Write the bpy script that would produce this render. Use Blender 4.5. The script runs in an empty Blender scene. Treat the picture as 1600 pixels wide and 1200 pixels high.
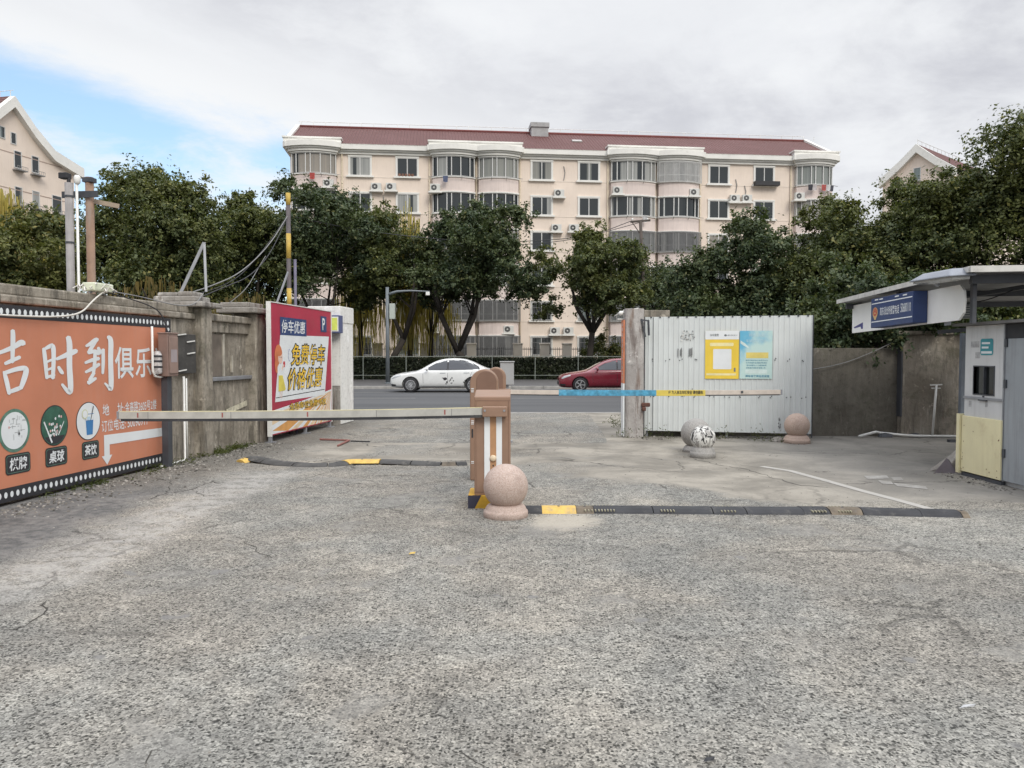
import bpy, bmesh, math, random
import numpy as np
from mathutils import Vector, Matrix
from mathutils.bvhtree import BVHTree
R = math.radians
random.seed(7)
scene = bpy.context.scene
COL = scene.collection

# ---------------------------------------------------------------- camera, sky, sun, exposure
H, F, PITCH = 1.6, 1200.0, R(2.15)
cam_d = bpy.data.cameras.new('camera'); cam = bpy.data.objects.new('camera', cam_d); COL.objects.link(cam)
cam.location = (0, 0, H); cam.rotation_euler = (R(90) - PITCH, 0, 0)
cam_d.sensor_width = 36; cam_d.lens = 27.0; cam_d.clip_end = 2000
scene.camera = cam
scene.view_settings.view_transform = 'Standard'; scene.view_settings.look = 'None'
scene.view_settings.gamma = 1; scene.view_settings.exposure = 0.28
SUN_EL, SUN_AZ = 38, 156            # azimuth clockwise from +Y: the sun stands behind the camera, a little to the right
world = bpy.data.worlds.new('World'); scene.world = world; world.use_nodes = True
sun_d = bpy.data.lights.new('sun', 'SUN'); sun = bpy.data.objects.new('sun', sun_d); COL.objects.link(sun)
sun_d.energy = 1.4; sun_d.angle = R(24); sun_d.color = (1, .945, .85)
sun.rotation_euler = (R(90 - SUN_EL), 0, R(180 - SUN_AZ))
sun.location = (0, -20, 30)
scene.cycles.max_bounces = 6; scene.cycles.diffuse_bounces = 3; scene.cycles.glossy_bounces = 2
scene.cycles.transmission_bounces = 2; scene.cycles.transparent_max_bounces = 4
scene.cycles.caustics_reflective = False; scene.cycles.caustics_refractive = False

# ---------------------------------------------------------------- node expression helper
class NT:
    def __init__(s, tree): s.t = tree; s.n = tree.nodes; s.l = tree.links
    def node(s, typ, **kw):
        n = s.n.new(typ)
        for k, v in kw.items(): setattr(n, k, v)
        return n
    def put(s, sock, v):
        if isinstance(v, E): s.l.new(v.s, sock)
        elif isinstance(v, (tuple, list)) and len(v) == 3 and sock.type == 'RGBA': sock.default_value = (*v, 1)
        else: sock.default_value = v
    def math(s, op, a, b=0.0, c=0.0, clamp=False):
        n = s.node('ShaderNodeMath', operation=op, use_clamp=clamp)
        for i, v in enumerate((a, b, c)): s.put(n.inputs[i], v)
        return E(s, n.outputs[0])
    def sstep(s, x, lo, hi):
        n = s.node('ShaderNodeMapRange', interpolation_type='SMOOTHSTEP')
        s.put(n.inputs[0], x); s.put(n.inputs[1], lo); s.put(n.inputs[2], hi)
        return E(s, n.outputs[0])
    def mix(s, f, a, b, mode='MIX'):
        n = s.node('ShaderNodeMix', data_type='RGBA', blend_type=mode)
        s.put(n.inputs[0], f); s.put(n.inputs[6], a); s.put(n.inputs[7], b)
        return E(s, n.outputs[2])
    def coord(s, kind='Object'):
        return E(s, s.node('ShaderNodeTexCoord').outputs[kind])
    def sep(s, v):
        n = s.node('ShaderNodeSeparateXYZ'); s.put(n.inputs[0], v)
        return [E(s, o) for o in n.outputs]
    def comb(s, x, y, z):
        n = s.node('ShaderNodeCombineXYZ')
        for i, v in enumerate((x, y, z)): s.put(n.inputs[i], v)
        return E(s, n.outputs[0])
    def scale(s, v, k):
        n = s.node('ShaderNodeMapping'); s.put(n.inputs[0], v); n.inputs[3].default_value = k if isinstance(k, (tuple, list)) else (k, k, k)
        return E(s, n.outputs[0])
    def noise(s, v, scale, detail=4, rough=.55, dist=0.0, col=False):
        n = s.node('ShaderNodeTexNoise'); s.put(n.inputs['Vector'], v)
        n.inputs['Scale'].default_value = scale; n.inputs['Detail'].default_value = detail
        n.inputs['Roughness'].default_value = rough; n.inputs['Distortion'].default_value = dist
        return E(s, n.outputs[1 if col else 0])
    def voro(s, v, scale, feature='F1', out='Distance', rnd=1.0):
        n = s.node('ShaderNodeTexVoronoi', feature=feature); s.put(n.inputs['Vector'], v)
        n.inputs['Scale'].default_value = scale; n.inputs['Randomness'].default_value = rnd
        return E(s, n.outputs[out])
    def ramp(s, f, stops, interp='LINEAR'):
        n = s.node('ShaderNodeValToRGB'); n.color_ramp.interpolation = interp
        el = n.color_ramp.elements
        while len(el) < len(stops): el.new(.5)
        for e, (p, c) in zip(el, stops):
            e.position = p; e.color = (*c, 1) if len(c) == 3 else c
        s.put(n.inputs[0], f)
        return E(s, n.outputs[0])
    def bump(s, h, strength=.5, dist=.02):
        n = s.node('ShaderNodeBump'); n.inputs['Strength'].default_value = strength; n.inputs['Distance'].default_value = dist
        s.put(n.inputs['Height'], h)
        return E(s, n.outputs[0])
class E:
    def __init__(s, nt, sock): s.nt = nt; s.s = sock
    def __add__(s, o): return s.nt.math('ADD', s, o)
    __radd__ = __add__
    def __sub__(s, o): return s.nt.math('SUBTRACT', s, o)
    def __rsub__(s, o): return s.nt.math('SUBTRACT', o, s)
    def __mul__(s, o): return s.nt.math('MULTIPLY', s, o)
    __rmul__ = __mul__
    def __truediv__(s, o): return s.nt.math('DIVIDE', s, o)

# ---------------------------------------------------------------- the sky: hazy blue with broken cloud, brighter towards the zenith
nt = NT(world.node_tree)
for n in list(nt.n): nt.n.remove(n)
skyn = nt.node('ShaderNodeTexSky', sky_type='NISHITA', sun_disc=False)
skyn.sun_elevation = R(SUN_EL); skyn.sun_rotation = R(SUN_AZ); skyn.air_density = 1.0; skyn.dust_density = .6; skyn.ozone_density = 1.3
d = nt.coord('Generated')
dx, dy, dz = nt.sep(d)
den = nt.math('MAXIMUM', dz, 0.0) + .16
pv = nt.comb(dx / den, dy / den, dz * 1.2)
n1 = nt.noise(pv, .95, 8, .62, .5)
n2 = nt.noise(pv, 2.2, 7, .62, .2)
n3 = nt.noise(pv, .42, 5, .5, .6)
# the clear patch low on the left: below a slanting cloud edge
dyp = nt.math('MAXIMUM', dy, .05)
az, el = dx / dyp, dz / dyp
q = el + az * .32 - .172
cover = nt.sstep(q + (n1 - .5) * .20 + (n2 - .5) * .13, -.045, .035)
cover = nt.math('MAXIMUM', cover, nt.sstep(az + (n2 - .5) * .12, -.30, -.21))
cover = nt.math('MAXIMUM', cover, nt.sstep(dy, .12, .02))
wisp = nt.sstep(n2 * .65 + n1 * .35 - el * .12, .42, .60)
cover = nt.math('MAXIMUM', cover, wisp * .8)
cloud = nt.mix(nt.sstep(n1 * .6 + n3 * .4, .42, .58), (.52, .53, .575), (.725, .74, .77))
rim = nt.sstep(q + (n1 - .5) * .2, .20, .02) * nt.sstep(dy, .0, .1)
cloud = nt.mix(nt.math('MAXIMUM', rim * .9, nt.sstep(n2, .45, .70) * .5), cloud, (.82, .835, .85))
gain = nt.sstep(dz, .40, .95) * 2.0 + 1.0
gv = nt.node('ShaderNodeVectorMath', operation='SCALE'); nt.put(gv.inputs[0], cloud); nt.put(gv.inputs['Scale'], gain * 9.6)
bluev = nt.node('ShaderNodeVectorMath', operation='SCALE'); nt.l.new(skyn.outputs[0], bluev.inputs[0]); bluev.inputs['Scale'].default_value = 1.5
out = nt.mix(cover, nt.mix(.32, E(nt, bluev.outputs[0]), (5.0, 7.4, 9.2)), E(nt, gv.outputs[0]))
bg = nt.node('ShaderNodeBackground'); nt.put(bg.inputs[0], out); bg.inputs[1].default_value = .1
wo = nt.node('ShaderNodeOutputWorld'); nt.l.new(bg.outputs[0], wo.inputs[0])

# ---------------------------------------------------------------- pixel helpers: rays of the photograph to real points
_up = Vector((0, math.sin(PITCH), math.cos(PITCH))); _fw = Vector((0, math.cos(PITCH), -math.sin(PITCH)))
def ray(u, v): return Vector((1, 0, 0)) * ((u - 800) / F) + _fw - _up * ((v - 600) / F)
def at(u, v, Y):
    d = ray(u, v); return Vector((0, 0, H)) + d * (Y / d.y)
def gnd(u, v):
    d = ray(u, v); t = -H / d.z; return Vector((d.x * t, d.y * t, 0))

# ---------------------------------------------------------------- tagging and mesh collecting
def tag(o, label=None, cat=None, group=None, kind=None):
    if label: o['label'] = label
    if cat: o['category'] = cat
    if group: o['group'] = group
    if kind: o['kind'] = kind
    return o
def thing(name, label, cat, loc=(0, 0, 0), rz=0, group=None):
    o = bpy.data.objects.new(name, None); COL.objects.link(o); o.empty_display_size = .2
    o.location = loc; o.rotation_euler = (0, 0, rz)
    return tag(o, label, cat, group)
def dup(root, loc, rz=None, label=None):
    def cp(o, par):
        c = o.copy(); COL.objects.link(c)
        if par is not None: c.parent = par
        for ch in o.children: cp(ch, c)
        return c
    r = cp(root, None); r.location = loc
    if rz is not None: r.rotation_euler = (0, 0, rz)
    if label: r['label'] = label
    return r

class MB:
    def __init__(s): s.v = []; s.f = []; s.m = []; s.M = Matrix()
    def add(s, vs, fs, mi=0, M=None):
        k = len(s.v); T = s.M @ M if M is not None else s.M
        s.v += [tuple(T @ Vector(p)) for p in vs]
        s.f += [tuple(k + i for i in f) for f in fs]; s.m += [mi] * len(fs)
        return s
    def box(s, x0, x1, y0, y1, z0, z1, mi=0, M=None):
        vs = [(x, y, z) for z in (z0, z1) for y in (y0, y1) for x in (x0, x1)]
        return s.add(vs, [(0, 2, 3, 1), (4, 5, 7, 6), (0, 1, 5, 4), (2, 6, 7, 3), (0, 4, 6, 2), (1, 3, 7, 5)], mi, M)
    def bar(s, p, q, w, h, mi=0):                     # rectangular bar from p to q
        p, q = Vector(p), Vector(q); a = q - p; L = a.length
        M = Matrix.Translation(p) @ a.to_track_quat('Y', 'Z').to_matrix().to_4x4()
        return s.box(-w / 2, w / 2, 0, L, -h / 2, h / 2, mi, M)
    def tube(s, pts, r, n=8, mi=0, cap=True):
        pts = [Vector(p) for p in pts]; rs = r if isinstance(r, (list, tuple)) else [r] * len(pts)
        vs = []; fs = []
        for i, p in enumerate(pts):
            t = (pts[min(i + 1, len(pts) - 1)] - pts[max(i - 1, 0)]).normalized()
            a = t.orthogonal().normalized() if i == 0 else (a - t * a.dot(t)).normalized()
            b = t.cross(a)
            vs += [p + (a * math.cos(6.28318 * k / n) + b * math.sin(6.28318 * k / n)) * rs[i] for k in range(n)]
        for i in range(len(pts) - 1):
            for k in range(n):
                fs.append((i * n + k, i * n + (k + 1) % n, (i + 1) * n + (k + 1) % n, (i + 1) * n + k))
        if cap: fs += [tuple(range(n - 1, -1, -1)), tuple(range((len(pts) - 1) * n, len(pts) * n))]
        return s.add(vs, fs, mi)
    def lathe(s, prof, n=32, mi=0, M=None):           # prof: (r, z) pairs
        vs = []; fs = []
        for r, z in prof: vs += [(r * math.cos(6.28318 * k / n), r * math.sin(6.28318 * k / n), z) for k in range(n)]
        for i in range(len(prof) - 1):
            for k in range(n): fs.append((i * n + k, i * n + (k + 1) % n, (i + 1) * n + (k + 1) % n, (i + 1) * n + k))
        fs += [tuple(range(n - 1, -1, -1)), tuple(range((len(prof) - 1) * n, len(prof) * n))]
        return s.add(vs, fs, mi, M)
    def prism(s, poly, z0, z1, mi=0, M=None):         # 2-D polygon (counter-clockwise) extruded along local z
        n = len(poly)
        vs = [(x, y, z0) for x, y in poly] + [(x, y, z1) for x, y in poly]
        fs = [tuple(range(n - 1, -1, -1)), tuple(range(n, 2 * n))] + [(i, (i + 1) % n, n + (i + 1) % n, n + i) for i in range(n)]
        return s.add(vs, fs, mi, M)
    def poly(s, pts, z=0, mi=0, M=None):
        return s.add([(x, y, z) for x, y in pts], [tuple(range(len(pts)))], mi, M)
    def text(s, body, cx, cy, w, h, z=0, mi=0, M=None, offset=0.0, shear=0.0, spread=1.0):
        c = bpy.data.curves.new('text', 'FONT'); c.body = body; c.size = 1; c.resolution_u = 3; c.offset = offset; c.shear = shear; c.space_character = spread
        o = bpy.data.objects.new('text', c); COL.objects.link(o)
        dg = bpy.context.evaluated_depsgraph_get(); me = bpy.data.meshes.new_from_object(o.evaluated_get(dg))
        vs = [v.co.copy() for v in me.vertices]; fs = [tuple(p.vertices) for p in me.polygons]
        bpy.data.objects.remove(o); bpy.data.curves.remove(c); bpy.data.meshes.remove(me)
        if not vs: return s
        x0, x1 = min(v.x for v in vs), max(v.x for v in vs); y0, y1 = min(v.y for v in vs), max(v.y for v in vs)
        return s.add([(cx + ((v.x - x0) / (x1 - x0) - .5) * w, cy + ((v.y - y0) / (y1 - y0) - .5) * h, z) for v in vs], fs, mi, M)
    def build(s, name, mats, parent=None, loc=None, rz=0, smooth=False, bevel=0, seg=2):
        me = bpy.data.meshes.new(name); me.from_pydata(s.v, [], s.f)
        for m in (mats if isinstance(mats, (list, tuple)) else [mats]): me.materials.append(m)
        me.polygons.foreach_set('material_index', s.m)
        if smooth: me.polygons.foreach_set('use_smooth', [True] * len(s.f))
        me.update()
        o = bpy.data.objects.new(name, me); COL.objects.link(o)
        if parent is not None: o.parent = parent
        if loc is not None: o.location = loc
        if rz: o.rotation_euler = (0, 0, rz)
        if bevel:
            b = o.modifiers.new('bevel', 'BEVEL'); b.width = bevel; b.segments = seg; b.limit_method = 'ANGLE'; b.angle_limit = R(40)
        return o
def ell(cx, cy, rx, ry, n=32, a0=0, a1=360):
    full = abs(a1 - a0) >= 360
    return [(cx + rx * math.cos(R(a0 + (a1 - a0) * k / (n if full else n - 1))), cy + ry * math.sin(R(a0 + (a1 - a0) * k / (n if full else n - 1)))) for k in range(n)]
def rect(x0, x1, y0, y1): return [(x0, y0), (x1, y0), (x1, y1), (x0, y1)]
def rrect(x0, x1, y0, y1, r):
    return ell(x1 - r, y1 - r, r, r, 5, 0, 90) + ell(x0 + r, y1 - r, r, r, 5, 90, 180) + ell(x0 + r, y0 + r, r, r, 5, 180, 270) + ell(x1 - r, y0 + r, r, r, 5, 270, 360)

# ---------------------------------------------------------------- materials
def newmat(name):
    m = bpy.data.materials.new(name); m.use_nodes = True
    for n in list(m.node_tree.nodes): m.node_tree.nodes.remove(n)
    t = NT(m.node_tree); p = t.node('ShaderNodeBsdfPrincipled'); o = t.node('ShaderNodeOutputMaterial')
    t.l.new(p.outputs[0], o.inputs[0])
    return m, t, p
def surf(name, col, rough=.6, var=.12, scale=4, bump=.0, bscale=40, metal=0.0, dirt=0.0, dirtcol=(.12, .10, .08), streak=0.0, coat=0.0, spec=.5):
    """plain painted / cast surface with mottling, optional dirt blotches and vertical run marks"""
    m, t, p = newmat(name); c = t.coord()
    f = t.noise(c, scale, 6, .6)
    k = tuple(x * (1 - var) for x in col); b = tuple(min(1, x * (1 + var)) for x in col)
    out = t.mix(t.sstep(f, .3, .7), k, b)
    if dirt:
        g = t.noise(c, scale * .8 + 1.3, 8, .7)
        out = t.mix(t.sstep(g, .52, .72) * dirt, out, dirtcol)
    if streak:
        g = t.noise(t.scale(c, (9, 9, .55)), 1.6, 6, .6); q = t.noise(c, .9, 3)
        out = t.mix(t.sstep(g * .7 + q * .3, .47, .66) * streak, out, dirtcol)
    t.put(p.inputs['Base Color'], out)
    t.put(p.inputs['Roughness'], t.sstep(t.noise(c, scale * 2, 4), 0, 1) * .25 + (rough - .12))
    p.inputs['Metallic'].default_value = metal; p.inputs['Specular IOR Level'].default_value = spec
    p.inputs['Coat Weight'].default_value = coat; p.inputs['Coat Roughness'].default_value = .08
    if bump: t.put(p.inputs['Normal'], t.bump(t.noise(c, bscale, 6, .65), bump, .01))
    return m
def mat_ground():
    m, t, p = newmat('worn_asphalt'); c = t.coord(); x, y, z = t.sep(c)
    big = t.noise(c, .33, 6, .6, .3); mid = t.noise(c, 1.7, 6, .62); fine = t.noise(c, 9, 5, .6)
    w = (t.noise(c, .8, 4) - .5)
    # exposed aggregate: stones of three sizes in a cement coloured binder
    v1 = t.voro(c, 62, 'F1', 'Color'); v2 = t.voro(c, 30, 'F1', 'Color'); v3 = t.voro(c, 130, 'F1', 'Color')
    r1 = t.sep(v1)[0]; r2 = t.sep(v2)[1]; r3 = t.sep(v3)[2]
    d1 = t.voro(c, 62); d2 = t.voro(c, 30)
    stone = t.ramp(r1, [(0, (.05, .05, .047)), (.13, (.125, .122, .115)), (.25, (.26, .255, .243)), (.52, (.335, .328, .312)), (.84, (.45, .44, .42))], 'CONSTANT')
    grit = t.ramp(r3, [(0, (.11, .11, .105)), (.25, (.24, .235, .225)), (.6, (.34, .335, .32)), (.85, (.44, .43, .41))], 'CONSTANT')
    col = t.mix(t.sstep(d1, .40, .62), stone, grit)
    chip = t.sstep(r2, .86, .88) * (1 - t.sstep(d2, .28, .40))
    col = t.mix(chip * .8, col, t.mix(r1, (.05, .05, .05), (.16, .155, .15)))
    # broad tone: dusty pale areas, darker bituminous ones
    tone = t.ramp(big * .6 + mid * .4, [(.3, (.55, .555, .55)), (.46, (.76, .755, .735)), (.56, (.93, .91, .87)), (.68, (1.18, 1.13, 1.05))])
    col = t.mix(1.0, col, tone, 'MULTIPLY')
    dust = t.sstep(mid * .5 + fine * .3 + big * .2, .53, .66)
    col = t.mix(dust * .45, col, (.345, .33, .30))
    hue = t.sstep(t.noise(c, .55, 4, .6, .4), .4, .6)
    col = t.mix(1.0, col, t.mix(hue, (.99, 1.0, .985), (1.05, 1.015, .96)), 'MULTIPLY')
    smooth = t.sstep(t.noise(c, 1.15, 5, .6, .6), .575, .64)
    col = t.mix(smooth * .55, col, t.mix(fine, (.19, .185, .172), (.285, .277, .255)))
    cl = t.sep(t.voro(c, 11, 'F1', 'Color'))[0]; cl2 = t.noise(c, 21, 3, .6)
    col = t.mix(1.0, col, t.ramp(cl * .35 + cl2 * .65, [(.30, (.84, .84, .84)), (.5, (1, 1, 1)), (.70, (1.14, 1.14, 1.13))]), 'MULTIPLY')
    pit = t.sstep(t.noise(c, 38, 3, .55), .655, .69)
    col = t.mix(pit * .75, col, (.075, .075, .072))
    # scabs where the top coat is whole and smooth, and small pits
    scab = t.sstep(t.noise(c, 3.1, 2, .4), .70, .735)
    col = t.mix(scab * .75, col, (.20, .197, .19))
    # dark old asphalt along the left sign, pale cement track beside it
    dark = t.sstep(x * -1.0 + w * 1.0 - y * .03, 3.55, 4.05) * (1 - t.sstep(y + w * 2.0, 8.6, 10.2)) * t.sstep(y + w, 4.6, 6.2)
    col = t.mix(dark * .85, col, t.mix(t.sstep(fine * .6 + mid * .4, .38, .62), (.085, .088, .09), (.20, .197, .19)))
    tx = t.math('ABSOLUTE', x + 3.42 + w * .7 - (y - 6.0) * .03)
    track = (1 - t.sstep(tx, .16, .55)) * t.sstep(y + w, 4.3, 5.4) * (1 - t.sstep(y + w * 2, 9.6, 11))
    trk = t.sstep(t.noise(c, 5.5, 6, .7), .40, .58)
    col = t.mix(track * (trk * .5 + .12), col, t.mix(fine, (.37, .362, .34), (.50, .48, .445)))
    muck = t.sstep(x * -1.0 + w * 1.4 + y * .115, 4.9, 5.6) * t.sstep(y, 8.6, 10.0)
    col = t.mix(muck * t.sstep(mid * .5 + fine * .5, .34, .52) * .85, col, t.mix(r3, (.07, .065, .055), (.22, .205, .18)))
    # smooth concrete: the crossing between the humps and the drive on the right
    lo = 10.7 - t.math('MAXIMUM', t.math('MINIMUM', x * .86, 2.6), -.2)
    edge = t.sstep(y - lo + w * 1.5 + (mid - .5) * 1.4, -.1, .35)
    far = 1 - t.sstep(y + w * .25 - t.sstep(x, 1.7, 2.4) * 12, 13.95, 14.05)
    right = t.sstep(x + w, -3.9, -3.0)
    slab = edge * far * right
    cc = t.mix(t.sstep(t.noise(c, .9, 7, .65, .4), .36, .66), (.195, .18, .152), (.345, .318, .27))
    cc = t.mix(t.sstep(t.noise(c, 26, 5, .7), .45, .72) * .35, cc, (.16, .155, .145))
    cc = t.mix(t.sstep(t.noise(t.scale(c, (.35, 1.4, 1)), 1.3, 6, .6), .55, .7) * .5, cc, (.185, .178, .165))
    cc = t.mix(t.sstep(x, 3.0, 5.2) * t.sstep(y, 7.0, 9.0) * .4, cc, (.20, .20, .197))
    # worn through patches of gravelly top coat on the left half of the concrete
    worn = t.sstep(t.noise(c, .75, 6, .6, .5), .50, .58) * (1 - t.sstep(x, .2, 2.2))
    slab = slab * (1 - worn * .75)
    col = t.mix(slab, col, cc)
    # pale cement spill by the yellow end of the hump
    sp = t.node('ShaderNodeVectorMath', operation='DISTANCE'); t.put(sp.inputs[0], c); sp.inputs[1].default_value = (.55, 7.35, 0)
    spill = 1 - t.sstep(E(t, sp.outputs['Value']) + w * .5 + (fine - .5) * .3, .22, .46)
    col = t.mix(spill * .75, col, (.46, .42, .35))
    # cracks
    cd = t.noise(c, 2.2, 4, .6, col=True)
    va = t.node('ShaderNodeVectorMath', operation='MULTIPLY_ADD'); t.put(va.inputs[0], cd); va.inputs[1].default_value = (.55, .55, 0); t.put(va.inputs[2], c)
    ck = t.voro(E(t, va.outputs[0]), .55, 'DISTANCE_TO_EDGE'); ck2 = t.voro(E(t, va.outputs[0]), 1.5, 'DISTANCE_TO_EDGE')
    cm = t.sstep(t.noise(c, .5, 3), .50, .60)
    near = t.sstep(y + w, 8.2, 9.6)
    crack = (1 - t.sstep(ck, .004, .013)) * t.math('MAXIMUM', cm * .8, slab * .18) * (near * .35 + .65)
    crack2 = (1 - t.sstep(ck2, .005, .016)) * t.sstep(t.noise(c, .6, 2), .60, .66) * near
    crack = t.math('MAXIMUM', crack, crack2)
    col = t.mix(crack * .8, col, (.045, .042, .038))
    t.put(p.inputs['Base Color'], col)
    p.inputs['Roughness'].default_value = .88; p.inputs['Specular IOR Level'].default_value = .25
    hgt = (1 - d1) * .5 + r3 * .25 + fine * .6 - crack * 2.2 + chip * -.6
    hgt = hgt * (1 - slab * .75) + mid * 1.2
    t.put(p.inputs['Normal'], t.bump(hgt, .75, .012))
    return m
def mat_road():
    m, t, p = newmat('road_asphalt'); c = t.coord()
    col = t.mix(t.sstep(t.noise(t.scale(c, (.12, 1, 1)), .8, 5), .35, .65), (.060, .062, .065), (.085, .087, .09))
    col = t.mix(t.sstep(t.noise(c, 40, 3), .5, .8) * .5, col, (.13, .13, .13))
    t.put(p.inputs['Base Color'], col); p.inputs['Roughness'].default_value = .8
    return m
def mat_concrete(name, a, b, dark=(.045, .042, .036), moss=0.0, rust=0.0, streak=.75):
    m, t, p = newmat(name); c = t.coord('Object')
    n = t.noise(c, 1.1, 8, .66, .3); f = t.noise(c, 11, 7, .7)
    col = t.mix(t.sstep(n, .34, .66), a, b)
    st = t.noise(t.scale(c, (4.5, 4.5, .7)), 1.5, 8, .72, .5)
    s2 = t.noise(t.scale(c, (9, 9, .9)), 1.7, 6, .7, .4)
    col = t.mix(t.sstep(s2 * .7 + f * .3, .54, .66) * .55, col, tuple(min(1, x * 1.5) for x in b))
    col = t.mix(t.sstep(st * .65 + n * .35, .47, .62) * streak, col, dark)
    col = t.mix(t.sstep(f, .5, .72) * .55, col, tuple(x * .45 for x in a))
    col = t.mix(t.sstep(t.noise(c, 3.2, 6, .7), .60, .68) * .5, col, tuple(min(1, x * 1.7) for x in b))
    if moss: col = t.mix(t.sstep(t.noise(c, 2.1, 6, .7), .54, .66) * moss, col, (.07, .075, .045))
    if False: pass
    if rust: col = t.mix(t.sstep(t.noise(t.scale(c, (5, 5, .7)), 1.2, 5), .58, .70) * rust, col, (.16, .085, .045))
    t.put(p.inputs['Base Color'], col); p.inputs['Roughness'].default_value = .92; p.inputs['Specular IOR Level'].default_value = .2
    t.put(p.inputs['Normal'], t.bump(f + n * .8 + t.noise(c, 45, 4) * .4, .7, .02))
    return m

GROUND = mat_ground(); ROAD = mat_road()
WALLC = mat_concrete('weathered_concrete', (.20, .176, .142), (.45, .41, .345), moss=.4, streak=.7)
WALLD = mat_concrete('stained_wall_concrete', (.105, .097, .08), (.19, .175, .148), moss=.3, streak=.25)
WALLR = mat_concrete('grey_brown_wall_concrete', (.21, .185, .15), (.40, .365, .31), moss=.4, streak=.6, rust=.2)
PILLC = mat_concrete('pale_weathered_concrete', (.27, .25, .225), (.42, .40, .37), dark=(.07, .06, .055), rust=.35)
STONE = surf('kerb_stone', (.34, .33, .31), .85, .2, 3, .4)
PAVE = surf('pavement_slabs', (.095, .092, .09), .9, .15, 2, .3)
STEEL = surf('grey_steel', (.30, .31, .33), .5, .12, 5, metal=.4, dirt=.25)
DSTEEL = surf('dark_steel', (.055, .06, .07), .5, .2, 5, dirt=.3, dirtcol=(.10, .07, .05))
WHITEP = surf('white_plastic', (.74, .74, .71), .45, .06, 4, dirt=.25, dirtcol=(.4, .38, .33))
BLACKR = surf('black_rubber', (.035, .036, .04), .8, .25, 6, .3, dirt=.6, dirtcol=(.13, .125, .115))
YELLOWP = surf('worn_yellow_paint', (.55, .38, .08), .65, .12, 7, .2, dirt=.5, dirtcol=(.30, .25, .17))
CABLE = surf('black_cable', (.03, .03, .035), .6, .1)
GCABLE = surf('grey_cable', (.20, .20, .20), .6, .1)
WCABLE = surf('white_cable', (.62, .60, .55), .6, .1)
BLACK = surf('black_paint', (.022, .022, .026), .6, .1)
PRINTW = surf('white_print', (.72, .75, .76), .55, .04, 3)
PRINTK = surf('black_print', (.03, .03, .035), .55, .05)

# ---------------------------------------------------------------- ground, road, pavement
def sheet(name, x0, x1, y0, y1, z, m, kind='structure', top=None):
    b = MB()
    if top: b.box(x0, x1, y0, y1, z - .6, z)
    else: b.add([(x0, y0, z), (x1, y0, z), (x1, y1, z), (x0, y1, z)], [(0, 1, 2, 3)])
    return tag(b.build(name, m), kind=kind)
EARTH = surf('earth', (.10, .095, .075), .95, .3, .5, .4, 8)
sheet('ground', -900, 900, -300, 1200, -.012, EARTH)
sheet('yard_ground', -40, 40, -12, 21.3, 0, GROUND)
sheet('road', -300, 300, 21.3, 36.6, -.008, ROAD)
sheet('pavement', -300, 300, 36.75, 46.6, .12, PAVE, top=1)
b = MB()
for i in range(-40, 40): b.box(i * 1.5 + .006, i * 1.5 + 1.494, 36.6, 36.75, -.3, .125)
tag(b.build('far_kerb', STONE, bevel=.015), kind='structure')
b = MB()
for i in range(-14, 14): b.box(i * 1.5 + .005, i * 1.5 + 1.495, 21.18, 21.34, -.2, .012)
tag(b.build('near_kerb', STONE), kind='structure')
# painted lines: the worn white lane line on the concrete, and a faded mark beyond it
def mat_wornpaint(name, col, lo, under=(.27, .26, .24)):
    m, t, p = newmat(name); c = t.coord()
    f = t.noise(c, 7, 7, .75) * .6 + t.noise(c, 1.2, 3) * .4
    t.put(p.inputs['Base Color'], t.mix(t.sstep(f, lo, lo + .12), under, col)); p.inputs['Roughness'].default_value = .85
    return m
LINEP = mat_wornpaint('worn_line_paint', (.39, .375, .345), .35); FAINT = mat_wornpaint('faded_mark_paint', (.38, .37, .35), .47)
pts = [gnd(1190, 729), gnd(1235, 736), gnd(1290, 751), gnd(1350, 768), gnd(1400, 781), gnd(1458, 797)]
b = MB(); vs = []; fs = []
for i, q in enumerate(pts):
    t_ = (pts[min(i + 1, 5)] - pts[max(i - 1, 0)]).normalized(); n_ = Vector((-t_.y, t_.x, 0)) * .055
    vs += [q + n_ + Vector((0, 0, .004)), q - n_ + Vector((0, 0, .004))]
fs = [(2 * i, 2 * i + 1, 2 * i + 3, 2 * i + 2) for i in range(5)]
b.add(vs, fs); tag(b.build('lane_line', LINEP), kind='structure')
b = MB()
for a in ((1350, 744, 1385, 743, 1390, 748, 1356, 749), (1392, 746, 1408, 746, 1412, 751, 1397, 751), (1396, 755, 1446, 760, 1450, 765, 1402, 760), (1372, 751, 1392, 752, 1396, 757, 1378, 756)):
    b.add([gnd(a[k], a[k + 1]) + Vector((0, 0, .004)) for k in (0, 2, 4, 6)], [(3, 2, 1, 0)])
tag(b.build('faded_road_marking', FAINT), kind='structure')
b = MB()
b.add([Vector((x, y, 0)) for x, y in ((-40, 33.2), (40, 33.2), (40, 33.32), (-40, 33.32))], [(0, 1, 2, 3)])
for i in range(-8, 9): b.add([Vector((x, y, -.004)) for x, y in ((i * 6, 28.6), (i * 6 + 2.4, 28.6), (i * 6 + 2.4, 28.72), (i * 6, 28.72))], [(0, 1, 2, 3)])
for v_ in range(4): b.v[v_] = (b.v[v_][0], b.v[v_][1], -.004)
tag(b.build('road_line', FAINT), kind='structure')

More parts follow.
